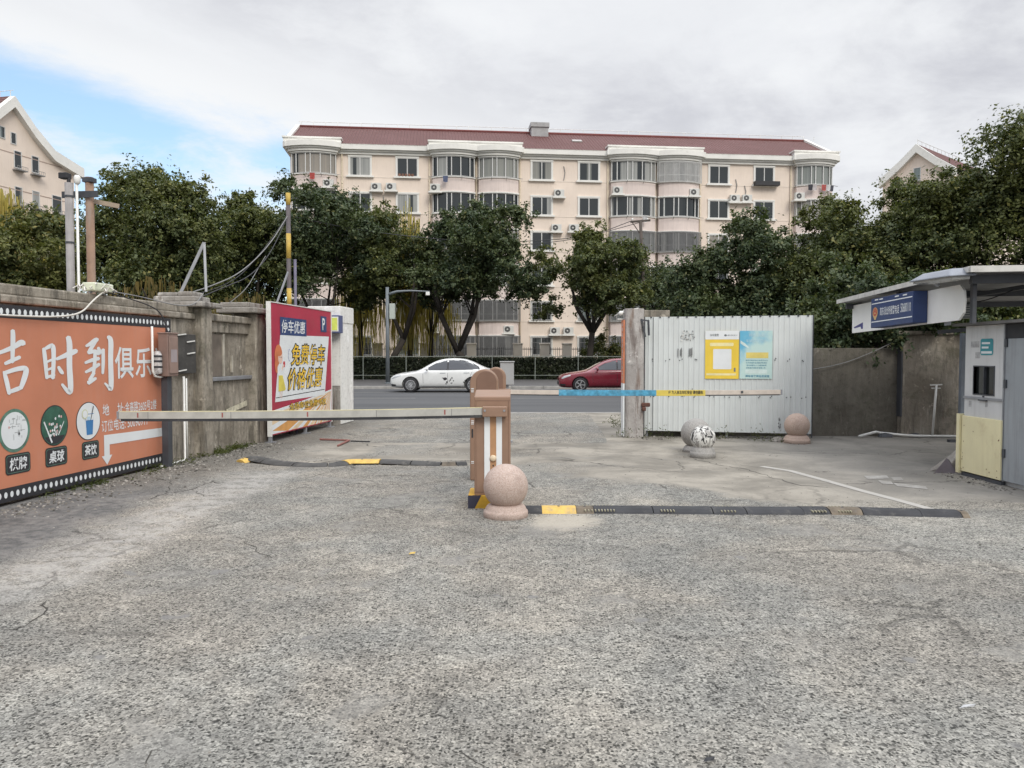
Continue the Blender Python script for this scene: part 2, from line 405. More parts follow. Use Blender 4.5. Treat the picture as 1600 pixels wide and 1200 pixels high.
# open cracks across the concrete and the asphalt, each a jagged sunken line
CRK = surf('crack_dirt', (.045, .042, .036), .95, .3, 9)
rk = random.Random(31); b = MB()
for line, w0 in (([(1085, 717), (1130, 728), (1165, 733), (1200, 744), (1252, 759), (1300, 762)], .016), ([(1010, 715), (1060, 722), (1068, 735)], .010), ([(885, 730), (960, 727), (1035, 735), (1090, 741)], .009),
                 ([(925, 692), (985, 690), (1025, 690)], .016), ([(228, 782), (262, 770), (300, 765), (332, 752), (345, 756)], .02), ([(300, 765), (318, 776), (345, 772)], .012), ([(262, 770), (268, 752), (240, 748)], .010),
                 ([(545, 742), (600, 748), (660, 744), (700, 746)], .012), ([(520, 752), (575, 758), (640, 757)], .010), ([(448, 770), (470, 762), (500, 764)], .014), ([(375, 840), (392, 852), (408, 866), (425, 872)], .010),
                 ([(5, 985), (40, 978), (68, 960), (74, 938)], .010), ([(228, 1200), (234, 1180), (250, 1170)], .006), ([(640, 1200), (646, 1180), (640, 1165)], .006), ([(720, 1175), (745, 1192), (760, 1200)], .006), ([(655, 757), (690, 752), (735, 753)], .012),
                 ([(1290, 712), (1340, 712), (1400, 716), (1460, 722)], .012), ([(600, 705), (570, 722), (520, 735), (470, 752)], .010)):
    P = [gnd(u, v) for u, v in line]; Q = [P[0]]
    for a, c in zip(P, P[1:]):
        n = max(2, int((c - a).length / .09)); d_ = (c - a).normalized(); s_ = Vector((-d_.y, d_.x, 0))
        Q += [a.lerp(c, k / n) + s_ * rk.uniform(-.035, .035) for k in range(1, n)] + [c]
    vs = []
    for i, q in enumerate(Q):
        t_ = (Q[min(i + 1, len(Q) - 1)] - Q[max(i - 1, 0)]).normalized(); s_ = Vector((-t_.y, t_.x, 0)) * w0 * .5 * rk.uniform(.3, 1.2) * (.3 if i in (0, len(Q) - 1) else 1)
        vs += [q + s_ + Vector((0, 0, .0025)), q - s_ + Vector((0, 0, .0025))]
    b.add(vs, [(2 * i + 1, 2 * i, 2 * i + 2, 2 * i + 3)[::-1] for i in range(len(Q) - 1)])
tag(b.build('ground_crack', CRK), kind='structure')

# ---------------------------------------------------------------- the wall along the left of the yard (local y runs along it, local x out of it)
LX, LT = -6.4, .115; LRZ = -math.atan(LT); LC = math.sqrt(1 + LT * LT)
def LL(x, Y, z=0):                                   # wall-frame point at world depth Y
    return Vector((LX + LT * Y, Y, z)) + Vector((1, -LT, 0)) / LC * x
def lthing(name, label, cat, Y=0, x=0, z=0, group=None): return thing(name, label, cat, LL(x, Y, z), LRZ, group)
wl = lthing('perimeter_wall', 'weathered grey concrete yard wall on the left, its recessed panels streaked with black stains', 'wall')
b = MB()
b.box(-.34, -.06, 3.0, 18.1, -.1, 2.16)
b.box(-.06, 0, 3.0, 12.18, -.1, 2.16)
b.box(-.06, 0, 12.45, 17.9, 1.98, 2.16); b.box(-.06, -.012, 12.45, 17.9, -.1, 1.17)
b.build('panel', WALLC, wl, bevel=.012)
b = MB(); b.box(-.42, .06, 2.9, 12.15, 2.16, 2.25); b.box(-.38, .02, 2.9, 12.15, 2.25, 2.37)
b.box(-.42, .06, 12.47, 17.6, 2.16, 2.28)
b.build('coping', WALLC, wl, bevel=.02)
b = MB(); b.box(-.0595, -.035, 12.66, 13.15, 1.24, 1.95); b.build('recess_board', surf('old_board', (.16, .135, .11), .8, .3, 3, streak=.5), wl)
b = MB(); b.box(-.0595, -.02, 13.17, 13.22, 1.24, 1.96); b.box(-.0595, -.03, 13.5, 13.54, 1.3, 1.6); b.build('recess_batten', surf('pale_batten', (.42, .39, .33), .8, .3, 5), wl)
b = MB(); b.box(-.06, .05, 12.50, 17.5, 1.17, 1.235); b.build('ledge', STEEL, wl, bevel=.01)
b = MB(); b.box(-.35, .17, 12.16, 12.46, -.1, 2.35); b.box(-.35, .10, 12.461, 12.60, -.1, 2.16); b.build('pillar', WALLC, wl, bevel=.03)
b = MB()
b.box(-.60, .27, 11.95, 12.62, 2.35, 2.43); b.box(-.56, .12, 12.0, 12.5, 2.43, 2.52)
for k, (x0, x1, y0, y1) in enumerate(((-.52, -.2, 12.05, 12.3), (-.17, .06, 12.02, 12.4), (-.4, -.05, 12.32, 12.48))): b.box(x0, x1, y0, y1, 2.52, 2.58 + .01 * k)
b.build('pillar_cap', PILLC, wl, bevel=.02)
b = MB(); b.box(-.3, .14, 14.1, 14.5, -.1, 2.36); b.build('pillar', WALLC, wl, bevel=.03)
b = MB(); b.box(-.5, .22, 13.85, 14.7, 2.36, 2.46); b.box(-.45, .1, 13.9, 14.5, 2.46, 2.55); b.build('pillar_cap', PILLC, wl, bevel=.02)

# white gate pillar at the far end of that wall
WHITEW = mat_concrete('whitewashed_plaster', (.76, .755, .72), (.84, .83, .80), dark=(.45, .43, .40), streak=.35)
gp = lthing('gate_pillar', 'white painted gate pillar with bare grey front at the street end of the left wall', 'pillar', 17.65, 0)
b = MB(); b.box(-.25, .43, 0, .9, -.05, 2.5); b.build('shaft', PILLC, gp, bevel=.015)
b = MB(); b.box(.433, .446, .0, .9, .02, 2.34); b.box(.12, .43, -.012, -.002, .9, 2.34); b.build('white_render', WHITEW, gp)
b = MB(); b.box(-.32, .46, -.03, .93, 2.34, 2.72); b.build('pillar_head', WHITEW, gp, bevel=.015)
bl = lthing('lamp_box', 'small navy box with a pale yellow-green panel on the white gate pillar', 'box', 17.5, .42, 2.1)
b = MB(); b.box(-.32, .10, -.14, .12, 0, .40); b.build('housing', surf('navy_paint', (.09, .11, .22), .5), bl, bevel=.01)
b = MB(); b.box(-.14, .06, -.152, -.142, .06, .34); b.build('panel', surf('lime_plastic', (.66, .74, .16), .4), bl)
b = MB(); b.box(-.165, .085, -.147, -.141, .035, .365); b.build('bezel', PRINTW, bl)

# ---------------------------------------------------------------- orange billboard
PLM = Matrix(((0, 0, 1, 0), (1, 0, 0, 0), (0, 1, 0, 0), (0, 0, 0, 1)))   # plane coords (along wall, up) -> local (x out, y along, z up)
def PL(x): return Matrix.Translation((x, 0, 0)) @ PLM
ORANGE = surf('orange_print', (.55, .215, .125), .5, .08, 1.2, .35, 2.2, dirt=.22, dirtcol=(.52, .26, .19), streak=.22)
bb = lthing('billboard', 'large orange billboard with white brush lettering and a dotted black border on the left wall', 'billboard')
bx = .10
b = MB(); b.box(.035, bx, 5.4, 11.36, .04, 2.13); b.build('panel', ORANGE, bb)
b = MB()
for z0, z1 in ((.04, .19), (1.995, 2.135)): b.add([(bx + .003, 5.4, z0), (bx + .003, 11.36, z0), (bx + .003, 11.36, z1), (bx + .003, 5.4, z1)], [(0, 1, 2, 3)])
b.add([(bx + .003, 11.22, .19), (bx + .003, 11.36, .19), (bx + .003, 11.36, 1.995), (bx + .003, 11.22, 1.995)], [(0, 1, 2, 3)])
b.build('border', PRINTK, bb)
b = MB(); k = 0
y = 5.45
while y < 11.3:
    b.poly(ell(y, .115, .024, .034, 12), 0, 0, PL(bx + .006)); b.poly(ell(y, 2.065, .024, .034, 12), 0, 0, PL(bx + .006)); y += .0845
z = .2
while z < 2.0: b.poly(ell(11.29, z, .03, .026, 12), 0, 0, PL(bx + .006)); z += .0845
b.build('border_print', PRINTW, bb)
T = PL(bx + .004)
b = MB()
# brush written characters: each stroke a tapering ribbon, laid out on the wall plane
def onwall(u, v, x):
    p0 = LL(x, 0); n_ = Vector((1, -LT, 0)) / LC; d_ = ray(u, v); t = (p0 - Vector((0, 0, H))).dot(n_) / d_.dot(n_)
    q = Vector((0, 0, H)) + d_ * t - p0; return q.dot(Vector((LT, 1, 0)) / LC), q.z
STROKES = [
 [(98,80,26),(102,120,30),(100,200,30),(97,330,22)], [(-30,264,20),(40,240,26),(120,205,30),(165,172,38),(188,185,30)], [(38,342,20),(80,322,26),(155,290,22)],
 [(28,402,14),(45,450,30),(72,575,24)], [(40,412,24),(120,385,28),(190,372,30),(208,390,34),(185,470,34),(160,535,24)], [(75,562,22),(120,545,28),(172,525,24)],
 [(342,222,22),(352,300,27),(366,455,20)], [(338,232,14),(385,206,26),(416,196,30),(420,300,26),(412,455,24)], [(360,330,14),(410,308,16)], [(364,392,14),(408,375,16)], [(364,448,16),(425,430,20)],
 [(440,306,18),(500,282,28),(560,255,36),(598,240,26)], [(532,132,30),(545,190,36),(540,350,34),(550,480,36),(552,570,30),(530,560,26),(484,502,16)], [(455,365,18),(478,405,26),(492,418,16)],
 [(670,204,14),(700,190,24),(745,158,32),(762,150,22)], [(745,168,22),(710,225,24),(690,256,20)], [(690,258,20),(740,240,24),(775,262,28)], [(766,215,18),(785,255,24)],
 [(664,335,16),(720,312,24),(772,300,22)], [(742,262,22),(738,350,22),(728,420,20)], [(668,408,16),(720,382,24),(776,345,20)], [(688,492,26),(712,478,24),(748,455,18)], [(735,410,20),(700,470,22)],
 [(805,228,20),(806,330,22),(802,418,16)], [(842,130,22),(868,150,32),(862,300,30),(868,470,32),(866,552,28),(846,520,18),(818,494,12)]]
def brush_strokes(b):
    for st in STROKES:
        P = [Vector((x, y)) for x, y, w in st]; Wd = [w for x, y, w in st]
        for _ in range(2):
            Q = [P[0]]; V = [Wd[0]]
            for i in range(len(P) - 1):
                Q += [P[i] * .75 + P[i + 1] * .25, P[i] * .25 + P[i + 1] * .75]; V += [Wd[i] * .75 + Wd[i + 1] * .25, Wd[i] * .25 + Wd[i + 1] * .75]
            P, Wd = Q + [P[-1]], V + [Wd[-1]]
        L_ = []; R_ = []
        for i, p in enumerate(P):
            t = (P[min(i + 1, len(P) - 1)] - P[max(i - 1, 0)]).normalized(); n_ = Vector((-t.y, t.x)); w = Wd[i] * .64
            L_.append(p + n_ * w); R_.append(p - n_ * w)
        t0 = (P[0] - P[1]).normalized() * Wd[0] * .35; t1 = (P[-1] - P[-2]).normalized() * Wd[-1] * .45
        L_ = [P[0] + t0] + L_ + [P[-1] + t1]; R_ = [P[0] + t0] + R_ + [P[-1] + t1]
        k = STROKES.index(st); f = lambda q: (bx + .004 + .0004 * (k % 5), *onwall(q.x / 5, 500 + q.y / 5, bx + .004))
        n = len(L_); vs = [f(q) for q in L_] + [f(q) for q in R_]
        b.add(vs, [(i, i + 1, n + i + 1, n + i) for i in range(1, n - 2)] + [(0, 1, n + 1), (n - 2, n - 1, 2 * n - 2)])
brush_strokes(b)
b.text('俱', 10.24, 1.50, .40, .42, 0, 0, T, offset=.014); b.text('乐', 10.67, 1.50, .38, .41, 0, 0, T, offset=.014); b.text('部', 11.06, 1.50, .36, .41, 0, 0, T, offset=.014)
b.text('地', 9.84, .905, .13, .145, 0, 0, T, offset=.006); b.text('址:', 10.15, .905, .15, .145, 0, 0, T, offset=.006)
b.text('金高路2605号2楼', 10.60, .905, .72, .145, 0, 0, T, offset=.006)
b.text('订位电话: 50090911', 10.24, .70, .98, .15, 0, 0, T, offset=.006)
b.poly([(11.2, .435), (11.2, .555), (9.79, .585), (9.79, .32), (9.74, .32), (9.845, .20), (9.95, .32), (9.90, .32), (9.90, .455)], 0, 0, T)
b.build('lettering', PRINTW, bb)
# the three round pictures and their black name plates
GRN = surf('dark_green_print', (.035, .11, .075), .5, .25, 9); PGRN = surf('ring_green_print', (.10, .20, .15), .5, .3, 12)
SKYB = surf('blue_print', (.05, .19, .42), .5); PINK = surf('pink_print', (.70, .42, .40), .5)
def picture(cy, ring, ringm, face):
    b = MB(); b.poly(ell(cy, .79, .225, .235, 40), 0, 0, T); b.poly(ell(cy, .79, .225 - ring, .235 - ring, 40), .0015, 1, T)
    return b
p1 = picture(8.30, .035, PGRN, PRINTW)
rr = random.Random(3)
for k in range(26):
    a = 8.22 + rr.random() * .2; z = .68 + rr.random() * .24; L = .02 + rr.random() * .05
    if k % 2: p1.poly(rect(a, a + L, z, z + .006), .003, 2, T)
    else: p1.poly(rect(a, a + .006, z, z + L), .003, 2, T)
p1.poly(ell(8.22, .83, .012, .014, 10), .003, 3, T); p1.poly(ell(8.36, .75, .014, .016, 10), .003, 4, T)
p1.build('picture', [PGRN, PRINTW, surf('grey_print', (.36, .38, .38), .5), PINK, PRINTK], bb)
p2 = picture(8.91, .012, PRINTK, GRN)
for k in range(30):
    q = k ** .5 / 5.5; a = 8.91 + (rr.random() - .45) * .26 * (1.05 - q * .5); z = .90 - q * .22 + (rr.random() - .5) * .05
    p2.poly(ell(a, z, .013, .016, 10), .003, 2 + k % 3 % 2, T)
p2.poly([(8.73, .84), (8.745, .85), (8.87, .60), (8.85, .59)], .003, 2, T); p2.poly([(8.96, .68), (9.06, .83), (9.065, .82), (8.97, .67)], .003, 2, T)
p2.poly(ell(8.91, .79, .20, .215, 24, 215, 325), .002, 4, T)
p2.build('picture', [PRINTK, GRN, PRINTW, PINK, PRINTK], bb)
p3 = picture(9.50, .010, PRINTK, PRINTW)
p3.poly([(9.46, .62), (9.57, .62), (9.595, .88), (9.44, .88)], .003, 2, T); p3.poly([(9.452, .80), (9.583, .80), (9.592, .872), (9.446, .872)], .0045, 1, T)
p3.poly(rect(9.47, 9.53, .80, .845), .006, 3, T); p3.poly([(9.53, .80), (9.54, .80), (9.60, .97), (9.585, .97)], .006, 4, T)
p3.poly(ell(9.43, .88, .055, .06, 20), .006, 5, T); p3.poly(ell(9.43, .88, .043, .047, 20), .0075, 1, T)
p3.build('picture', [PRINTK, PRINTW, SKYB, surf('ice_print', (.45, .60, .72), .5), PRINTK, surf('lemon_print', (.66, .68, .46), .5)], bb)
for cy, w, s in ((8.34, .36, '棋牌'), (8.93, .36, '桌球'), (9.53, .32, '茶饮')):
    b = MB(); b.poly(rrect(cy - w / 2, cy + w / 2, .32, .54, .04), 0, 0, T); b.poly(rrect(cy - w / 2 + .015, cy + w / 2 - .015, .335, .525, .03), .0012, 2, T); b.poly(rrect(cy - w / 2 + .021, cy + w / 2 - .021, .341, .519, .028), .0018, 0, T)
    b.text(s, cy, .43, w * .70, .14, .003, 1, T, offset=.02, shear=.08); b.build('name_plate', [PRINTK, PRINTW, PGRN], bb)

# things fixed to or standing before the billboard
mb = lthing('meter_box', 'brown electric meter box on a dark post at the right end of the orange billboard', 'meter box', 10.95, .22)
b = MB(); b.box(-.05, .10, -.11, .15, 1.30, 1.90); b.box(-.06, .11, -.12, .16, 1.90, 1.92); b.build('box', surf('brown_box_paint', (.235, .16, .135), .55, .12, 6, dirt=.3), mb, bevel=.012)
b = MB(); b.box(.102, .114, -.09, .13, 1.34, 1.86); b.build('door', surf('brown_door_paint', (.27, .19, .16), .5, .1, 6), mb, bevel=.006)
b = MB(); b.poly(rect(-.06, .10, 1.50, 1.68), 0, 0, PL(.1155)); b.build('notice', surf('pale_notice', (.36, .31, .32), .6, .1), mb)
b = MB(); b.box(-.05, .05, -.05, .05, 0, 1.30); b.build('post', DSTEEL, mb, bevel=.006)
cp = lthing('fire_cylinder_holder', 'white and dark striped canister hanging in a white pipe hoop beside the meter box', 'canister', 10.78, .2)
b = MB(); b.tube([(0, 0, 1.34), (0, 0, 1.36), (0, 0, 1.60), (0, 0, 1.66)], [.05, .06, .06, .03], 14); b.build('canister', surf('canister_paint', (.45, .43, .42), .5, .5, 14), cp)
b = MB()
for z in (1.42, 1.50, 1.57): b.tube([(0, 0, z), (0, 0, z + .03)], .0615, 14)
b.build('band', PRINTK, cp)
b = MB(); b.tube([(-.02, -.09, 2.0), (-.02, -.09, 1.38), (-.01, -.06, 1.31), (.0, .05, 1.29), (0, .2, 1.31)], .016, 8); b.build('pipe', WHITEP, cp, smooth=True)
cb = lthing('meter_cabinet', 'open black cable cabinet with white brackets between meter box and wall pillar', 'cabinet', 11.55, .0)
b = MB(); b.box(0, .10, -.06, .44, 1.32, 1.92); b.build('cabinet', surf('cabinet_dark', (.055, .053, .05), .7, .2, 5, dirt=.4, dirtcol=(.14, .13, .115)), cb, bevel=.008)
for z, y0 in ((1.36, -.1), (1.62, .15), (1.80, .15), (1.90, -.1)):
    b = MB(); b.bar((.12, y0, z), (.12, y0 + .22, z + .02), .012, .018); b.build('bracket', WHITEP, cb)
wp = lthing('drain_pipe', 'thin white plastic pipe down the wall and bent along the ground at the billboard end', 'pipe', 11.55, .14)
b = MB(); b.tube([(0, 0, 1.28), (0, 0, .05), (.015, -.05, .025), (.03, -.4, .02), (.03, -.72, .02)], .017, 8); b.tube([(.0, .07, 1.25), (0, .07, .04)], .013, 8); b.build('pipe', WHITEP, wp, smooth=True)
wl2 = lthing('flood_lamp', 'pale boxy flood lamp lying on top of the left wall above the billboard', 'lamp', 9.75, .0, 2.375)
b = MB(); b.box(-.08, .10, -.13, .24, .03, .135); b.build('housing', surf('pale_lamp_paint', (.62, .65, .50), .5), wl2, bevel=.015)
b = MB(); b.bar((0, -.08, 0), (0, -.08, .05), .02, .05); b.build('bracket', STEEL, wl2); b = MB(); b.bar((0, .18, 0), (0, .18, .05), .02, .05); b.build('bracket', STEEL, wl2)
def cable(name, label, pts, r=.008, m=None, smooth=3):
    P = [Vector(p) for p in pts]
    for _ in range(smooth):
        Q = [P[0]]
        for a, c in zip(P, P[1:]): Q += [a * .75 + c * .25, a * .25 + c * .75]
        P = Q + [P[-1]]
    bb_ = MB(); bb_.tube(P, r, 6); o = bb_.build(name, m or CABLE, smooth=True)
    return tag(o, label, 'cable')
cable('cable', 'thick white cable drooping along the top border of the orange billboard', [LL(.13, 6.2, 2.1), LL(.14, 7.6, 2.02), LL(.14, 8.3, 2.02), LL(.15, 8.9, 2.04), LL(.14, 9.3, 2.10), LL(.11, 9.55, 2.27), LL(.08, 9.8, 2.40)], .011, WCABLE)
cable('cable', 'thin black cable from the flood lamp along the wall top down to the meter box', [LL(.08, 9.9, 2.40), LL(.09, 10.3, 2.36), LL(.08, 10.8, 2.30), LL(.14, 11.0, 2.2), LL(.2, 11.05, 1.92)], .009, CABLE)
cable('cable', 'grey cable looping from the flood lamp to the stacked cap of the wall pillar', [LL(.1, 9.95, 2.42), LL(.1, 10.6, 2.40), LL(.12, 11.4, 2.33), LL(.2, 11.8, 2.36), LL(.12, 12.2, 2.58)], .009, GCABLE)
b = MB()
rr = random.Random(5)
for k in range(14):
    p = LL(.05 + rr.random() * .08, 9.35 + rr.random() * .5, 2.38 + rr.random() * .06); q = p + Vector((rr.uniform(-.1, .1), rr.uniform(-.2, .2), rr.uniform(-.02, .05))); b.tube([p, (p + q) / 2 + Vector((0, 0, .05)), q], .008, 5)
tag(b.build('cable_tangle', WCABLE), 'tangle of pale cable ends on the wall top beside the flood lamp', 'cable')

# ---------------------------------------------------------------- red parking board on short posts
REDP = surf('crimson_print', (.40, .03, .065), .5, .12, 1.5, .3, 2.2); NAVY = surf('navy_print', (.025, .055, .16), .5)
rb = lthing('parking_board', 'crimson and white free parking advertising board standing before the far left wall', 'advertising board')
rx, y0, y1 = .39, 14.15, 17.3
b = MB(); b.box(rx - .05, rx, y0, y1, .13, 2.56); b.build('panel', REDP, rb)
b = MB()
b.box(rx - .07, rx + .012, y0 - .03, y0 - .003, .11, 2.58); b.box(rx - .07, rx + .012, y1 + .003, y1 + .03, .11, 2.58); b.box(rx - .07, rx + .012, y0 - .003, y1 + .003, 2.563, 2.58)
b.build('frame', WHITEP, rb)
for y in (y0, (y0 + y1) / 2 + .1, y1 - .06):
    b = MB(); b.box(rx - .06, rx - .005, y - .02, y + .04, .012, .13); b.box(rx - .10, rx + .06, y - .07, y + .09, 0, .012); b.build('foot', STEEL, rb)
T = PL(rx + .002)
b = MB()
ray0 = (17.25, .80)
b.poly([(y0 + .02, .15), (y1 - .02, .15), (y1 - .02, .84), (y0 + 1.7, .70), (y0 + .02, .58)], 0, 0, T)
for k in range(15):
    a0 = 180 + k * 5.4; a1 = a0 + 2.5 + (k % 3)
    def hit(a):
        dx, dz = math.cos(R(a)), math.sin(R(a)); t = 9
        if dx < -1e-6: t = min(t, (y0 + .02 - ray0[0]) / dx)
        if dz < -1e-6: t = min(t, (.15 - ray0[1]) / dz)
        return (ray0[0] + dx * t, ray0[1] + dz * t)
    h0, h1 = hit(a0), hit(a1)
    if h0[1] > .62: continue
    b.poly([ray0, h0, h1], .0012, 1 + k % 2, T)
b.build('ray_print', [PRINTW, surf('orange_ray_print', (.66, .33, .10), .5), surf('pale_ray_print', (.72, .56, .36), .5)], rb)
b = MB(); b.poly([(14.30, .73), (16.88, .74), (17.16, 2.01), (14.56, 1.98)], .002, 0, T)
b.poly([(14.34, .80), (16.86, .85), (16.865, .865), (14.34, .815)], .003, 1, T); b.build('white_panel', [PRINTW, PRINTK], rb)
b = MB(); b.poly(rect(14.56, 15.86, 1.98, 2.32), .0035, 0, T); b.build('label_print', NAVY, rb); b = MB(); b.poly(rect(16.66, 17.02, 2.10, 2.44), .0035, 0, T); b.build('label_print', NAVY, rb)
b = MB(); b.text('停车优惠', 15.21, 2.15, 1.16, .25, .005, 0, T, offset=.012, shear=.12); b.text('P', 16.84, 2.27, .15, .26, .005, 0, T, offset=.02); b.build('white_lettering', PRINTW, rb)
b = MB()
b.text('免费停车', 15.98, 1.61, 1.92, .47, .005, 0, T, offset=.055, shear=.22); b.text('价格优惠', 15.82, 1.13, 1.92, .47, .005, 0, T, offset=.055, shear=.22)
b.text('全场车位免费停放', 15.95, .60, 2.05, .165, .005, 0, T, offset=.05); b.build('lettering_outline', PRINTK, rb)
b = MB()
b.text('免费停车', 15.98, 1.61, 1.84, .41, .007, 0, T, offset=.008, shear=.22); b.text('价格优惠', 15.82, 1.13, 1.84, .41, .007, 0, T, offset=.008, shear=.22)
b.text('全场车位免费停放', 15.95, .60, 2.0, .14, .007, 0, T, offset=.004); b.build('yellow_lettering', surf('yellow_print', (.80, .52, .045), .5), rb)
b = MB()       # the printed girl: plain generic figure
S = .0042
b.poly(ell(14.47, 1.60, .17, .20, 20), S, 0, T); b.poly(ell(14.40, 1.42, .10, .16, 16), S + .0005, 0, T)
b.poly(ell(14.55, 1.55, .10, .12, 18), S + .001, 1, T); b.poly(ell(14.50, 1.66, .13, .08, 16), S + .0015, 0, T)
b.poly([(14.42, 1.22), (14.62, 1.22), (14.62, 1.44), (14.50, 1.45), (14.42, 1.38)], S + .001, 2, T); b.poly(ell(14.72, 1.43, .05, .06, 12), S + .001, 4, T)
b.poly([(14.60, 1.36), (14.70, 1.44), (14.73, 1.41), (14.62, 1.30)], S + .0015, 1, T)
b.poly([(14.47, 1.22), (14.64, 1.22), (14.78, .96), (14.74, .93), (14.45, .92)], S + .0015, 3, T)
b.poly([(14.52, .93), (14.55, .93), (14.52, .80), (14.50, .80)], S + .001, 1, T); b.poly([(14.60, .93), (14.63, .93), (14.60, .79), (14.58, .79)], S + .001, 1, T)
b.poly(ell(14.53, 1.56, .012, .016, 8), S + .002, 5, T); b.poly(ell(14.60, 1.56, .012, .016, 8), S + .002, 5, T)
b.poly(ell(14.97, 1.60, .05, .12, 16), S, 6, T); b.poly(ell(14.97, 1.60, .038, .105, 16), S + .001, 2, T)
b.build('figure_print', [surf('red_hair_print', (.60, .19, .075), .5), surf('skin_print', (.75, .53, .44), .5), PRINTW, surf('skirt_print', (.68, .58, .10), .5), surf('red_print', (.58, .03, .05), .5), PRINTK, surf('line_print', (.25, .3, .5), .5)], rb)

# small things along that wall
b = MB(); b.M = Matrix.Translation(LL(0, 13.1)) @ Matrix.Rotation(LRZ, 4, 'Z'); b.bar((.02, .0, .63), (.02, .75, .74), .008, .09); 
tag(b.build('wall_notice', surf('stained_notice', (.50, .47, .36), .7, .3, 14)), 'torn pale paper notice pasted low on the left wall panel', 'notice')
# ragged poles and braces above the wall
ZC = 2.5
pole = lthing('striped_pole', 'tall thin pole with worn yellow and dark bands rising behind the crimson board', 'pole', 15.6, .10)
b = MB(); b.tube([(0, 0, 0), (0, 0, 4.85)], .045, 10); b.build('pole', surf('dark_pole_paint', (.10, .085, .09), .6, .2), pole, smooth=True)
for z0, z1 in ((4.62, 4.86), (3.55, 4.05), (2.55, 2.95)):
    b = MB(); b.tube([(0, 0, z0), (0, 0, z1)], .048, 10); b.build('yellow_band', YELLOWP, pole, smooth=True)
pv2 = lthing('conduit', 'short violet-grey conduit standing beside the striped pole', 'conduit', 15.75, .17)
b = MB(); b.tube([(0, 0, 0), (0, 0, 3.55)], .03, 8); b.build('conduit', surf('violet_paint', (.15, .14, .20), .6, .2), pv2, smooth=True)
br = tag(MB().tube([at(432, 475, 15.2), at(450, 425, 15.4)], .022, 6).build('brace', STEEL), 'slanting grey steel brace propping the striped pole behind the crimson board', 'brace')
fr = thing('angle_frame', 'grey steel angle-iron tripod on the stacked cap of the wall pillar', 'frame', LL(-.25, 12.15, 2.58))
o0 = Vector(fr.location)
b = MB(); b.bar(at(283, 456, 12.1) - o0, at(319, 379, 12.2) - o0, .045, .045); b.build('strut', STEEL, fr)
b = MB(); b.bar(at(322, 456, 12.1) - o0, at(319, 379, 12.2) - o0, .035, .035); b.build('upright', STEEL, fr)
top = at(449, 338, 15.5); lowp = LL(-.05, 12.2, 2.6)
cable('cable', 'upper black cable sagging from the striped pole to the wall pillar cap', [top, at(420, 385, 14.6), at(375, 428, 13.6), at(330, 447, 12.9), lowp], .010, GCABLE)
cable('cable', 'lower black cable sagging from the striped pole over the wall panels', [top, at(424, 395, 14.6), at(392, 432, 13.8), at(352, 448, 13.1), at(300, 470, 12.4)], .009, CABLE)
cable('cable', 'loose cable loop hanging behind the wall right of the stacked pillar cap', [at(415, 400, 14.4), at(400, 425, 14.2), at(385, 452, 13.6), at(358, 474, 13.4)], .007, GCABLE)
cable('cable', 'thin wire from the striped pole head down left to the wall top', [top, at(405, 400, 14.6), at(360, 446, 13.4), at(270, 468, 12.0)], .006, CABLE)

up = lthing('utility_post', 'grey steel post with a white conduit and black camera on top, left behind the wall', 'post', 11.6, -1.69)
b = MB(); b.tube([(0, 0, 0), (0, 0, 4.22)], .058, 12); b.build('post', surf('weathered_steel', (.30, .285, .28), .6, .2, 3, streak=.4), up, smooth=True)
b = MB(); b.tube([(.10, .04, 0), (.10, .04, 4.2)], .02, 8); b.build('conduit', WHITEP, up, smooth=True)
b = MB(); b.box(-.13, .01, -.06, .06, 4.28, 4.37); b.tube([(0, 0, 4.22), (0, 0, 4.29)], .03, 8); b.build('camera', BLACK, up, bevel=.02)
b = MB(); b.lathe([(.02, 4.20), (.045, 4.23), (.05, 4.31), (.03, 4.34)], 14, 0, Matrix.Translation((.11, .04, 0))); b.build('white_cap', WHITEP, up, smooth=True)
for z in (3.3, 4.0):
    b = MB(); b.tube([(0, 0, z), (0, 0, z + .03)], .064, 12); b.build('strap', DSTEEL, up)
u2 = lthing('utility_post', 'rust brown post with a short wooden side arm beside the grey camera post', 'post', 11.95, -1.60)
b = MB(); b.tube([(0, 0, 0), (0, 0, 4.38)], .062, 12); b.build('post', surf('rusty_post', (.27, .17, .115), .75, .25, 3, streak=.4, dirtcol=(.30, .28, .26)), u2, smooth=True)
b = MB(); b.bar((.0, 0, 4.02), (.36, .2, 3.96), .05, .07); b.build('side_arm', surf('weathered_wood', (.40, .32, .24), .8, .2), u2)
b = MB(); b.box(-.4, .2, -.10, -.08, 4.05, 4.15); b.box(-.075, .075, -.07, .07, 4.30, 4.37); b.build('clamp', DSTEEL, u2)
# red broken stick and black rod on the ground before the white pillar
tag(MB().tube([gnd(500, 688) + Vector((0, 0, .02)), gnd(546, 690) + Vector((0, 0, .025)), gnd(528, 698) + Vector((0, 0, .02))], .018, 6).build('broken_stick', surf('faded_red', (.24, .10, .085), .7)), 'snapped red stick lying on the concrete before the white gate pillar', 'stick')
tag(MB().tube([gnd(548, 690) + Vector((0, 0, .012)), gnd(578, 691) + Vector((0, 0, .012))], .012, 6).build('rod', BLACK), 'thin black rod lying on the ground beside the red stick', 'rod')
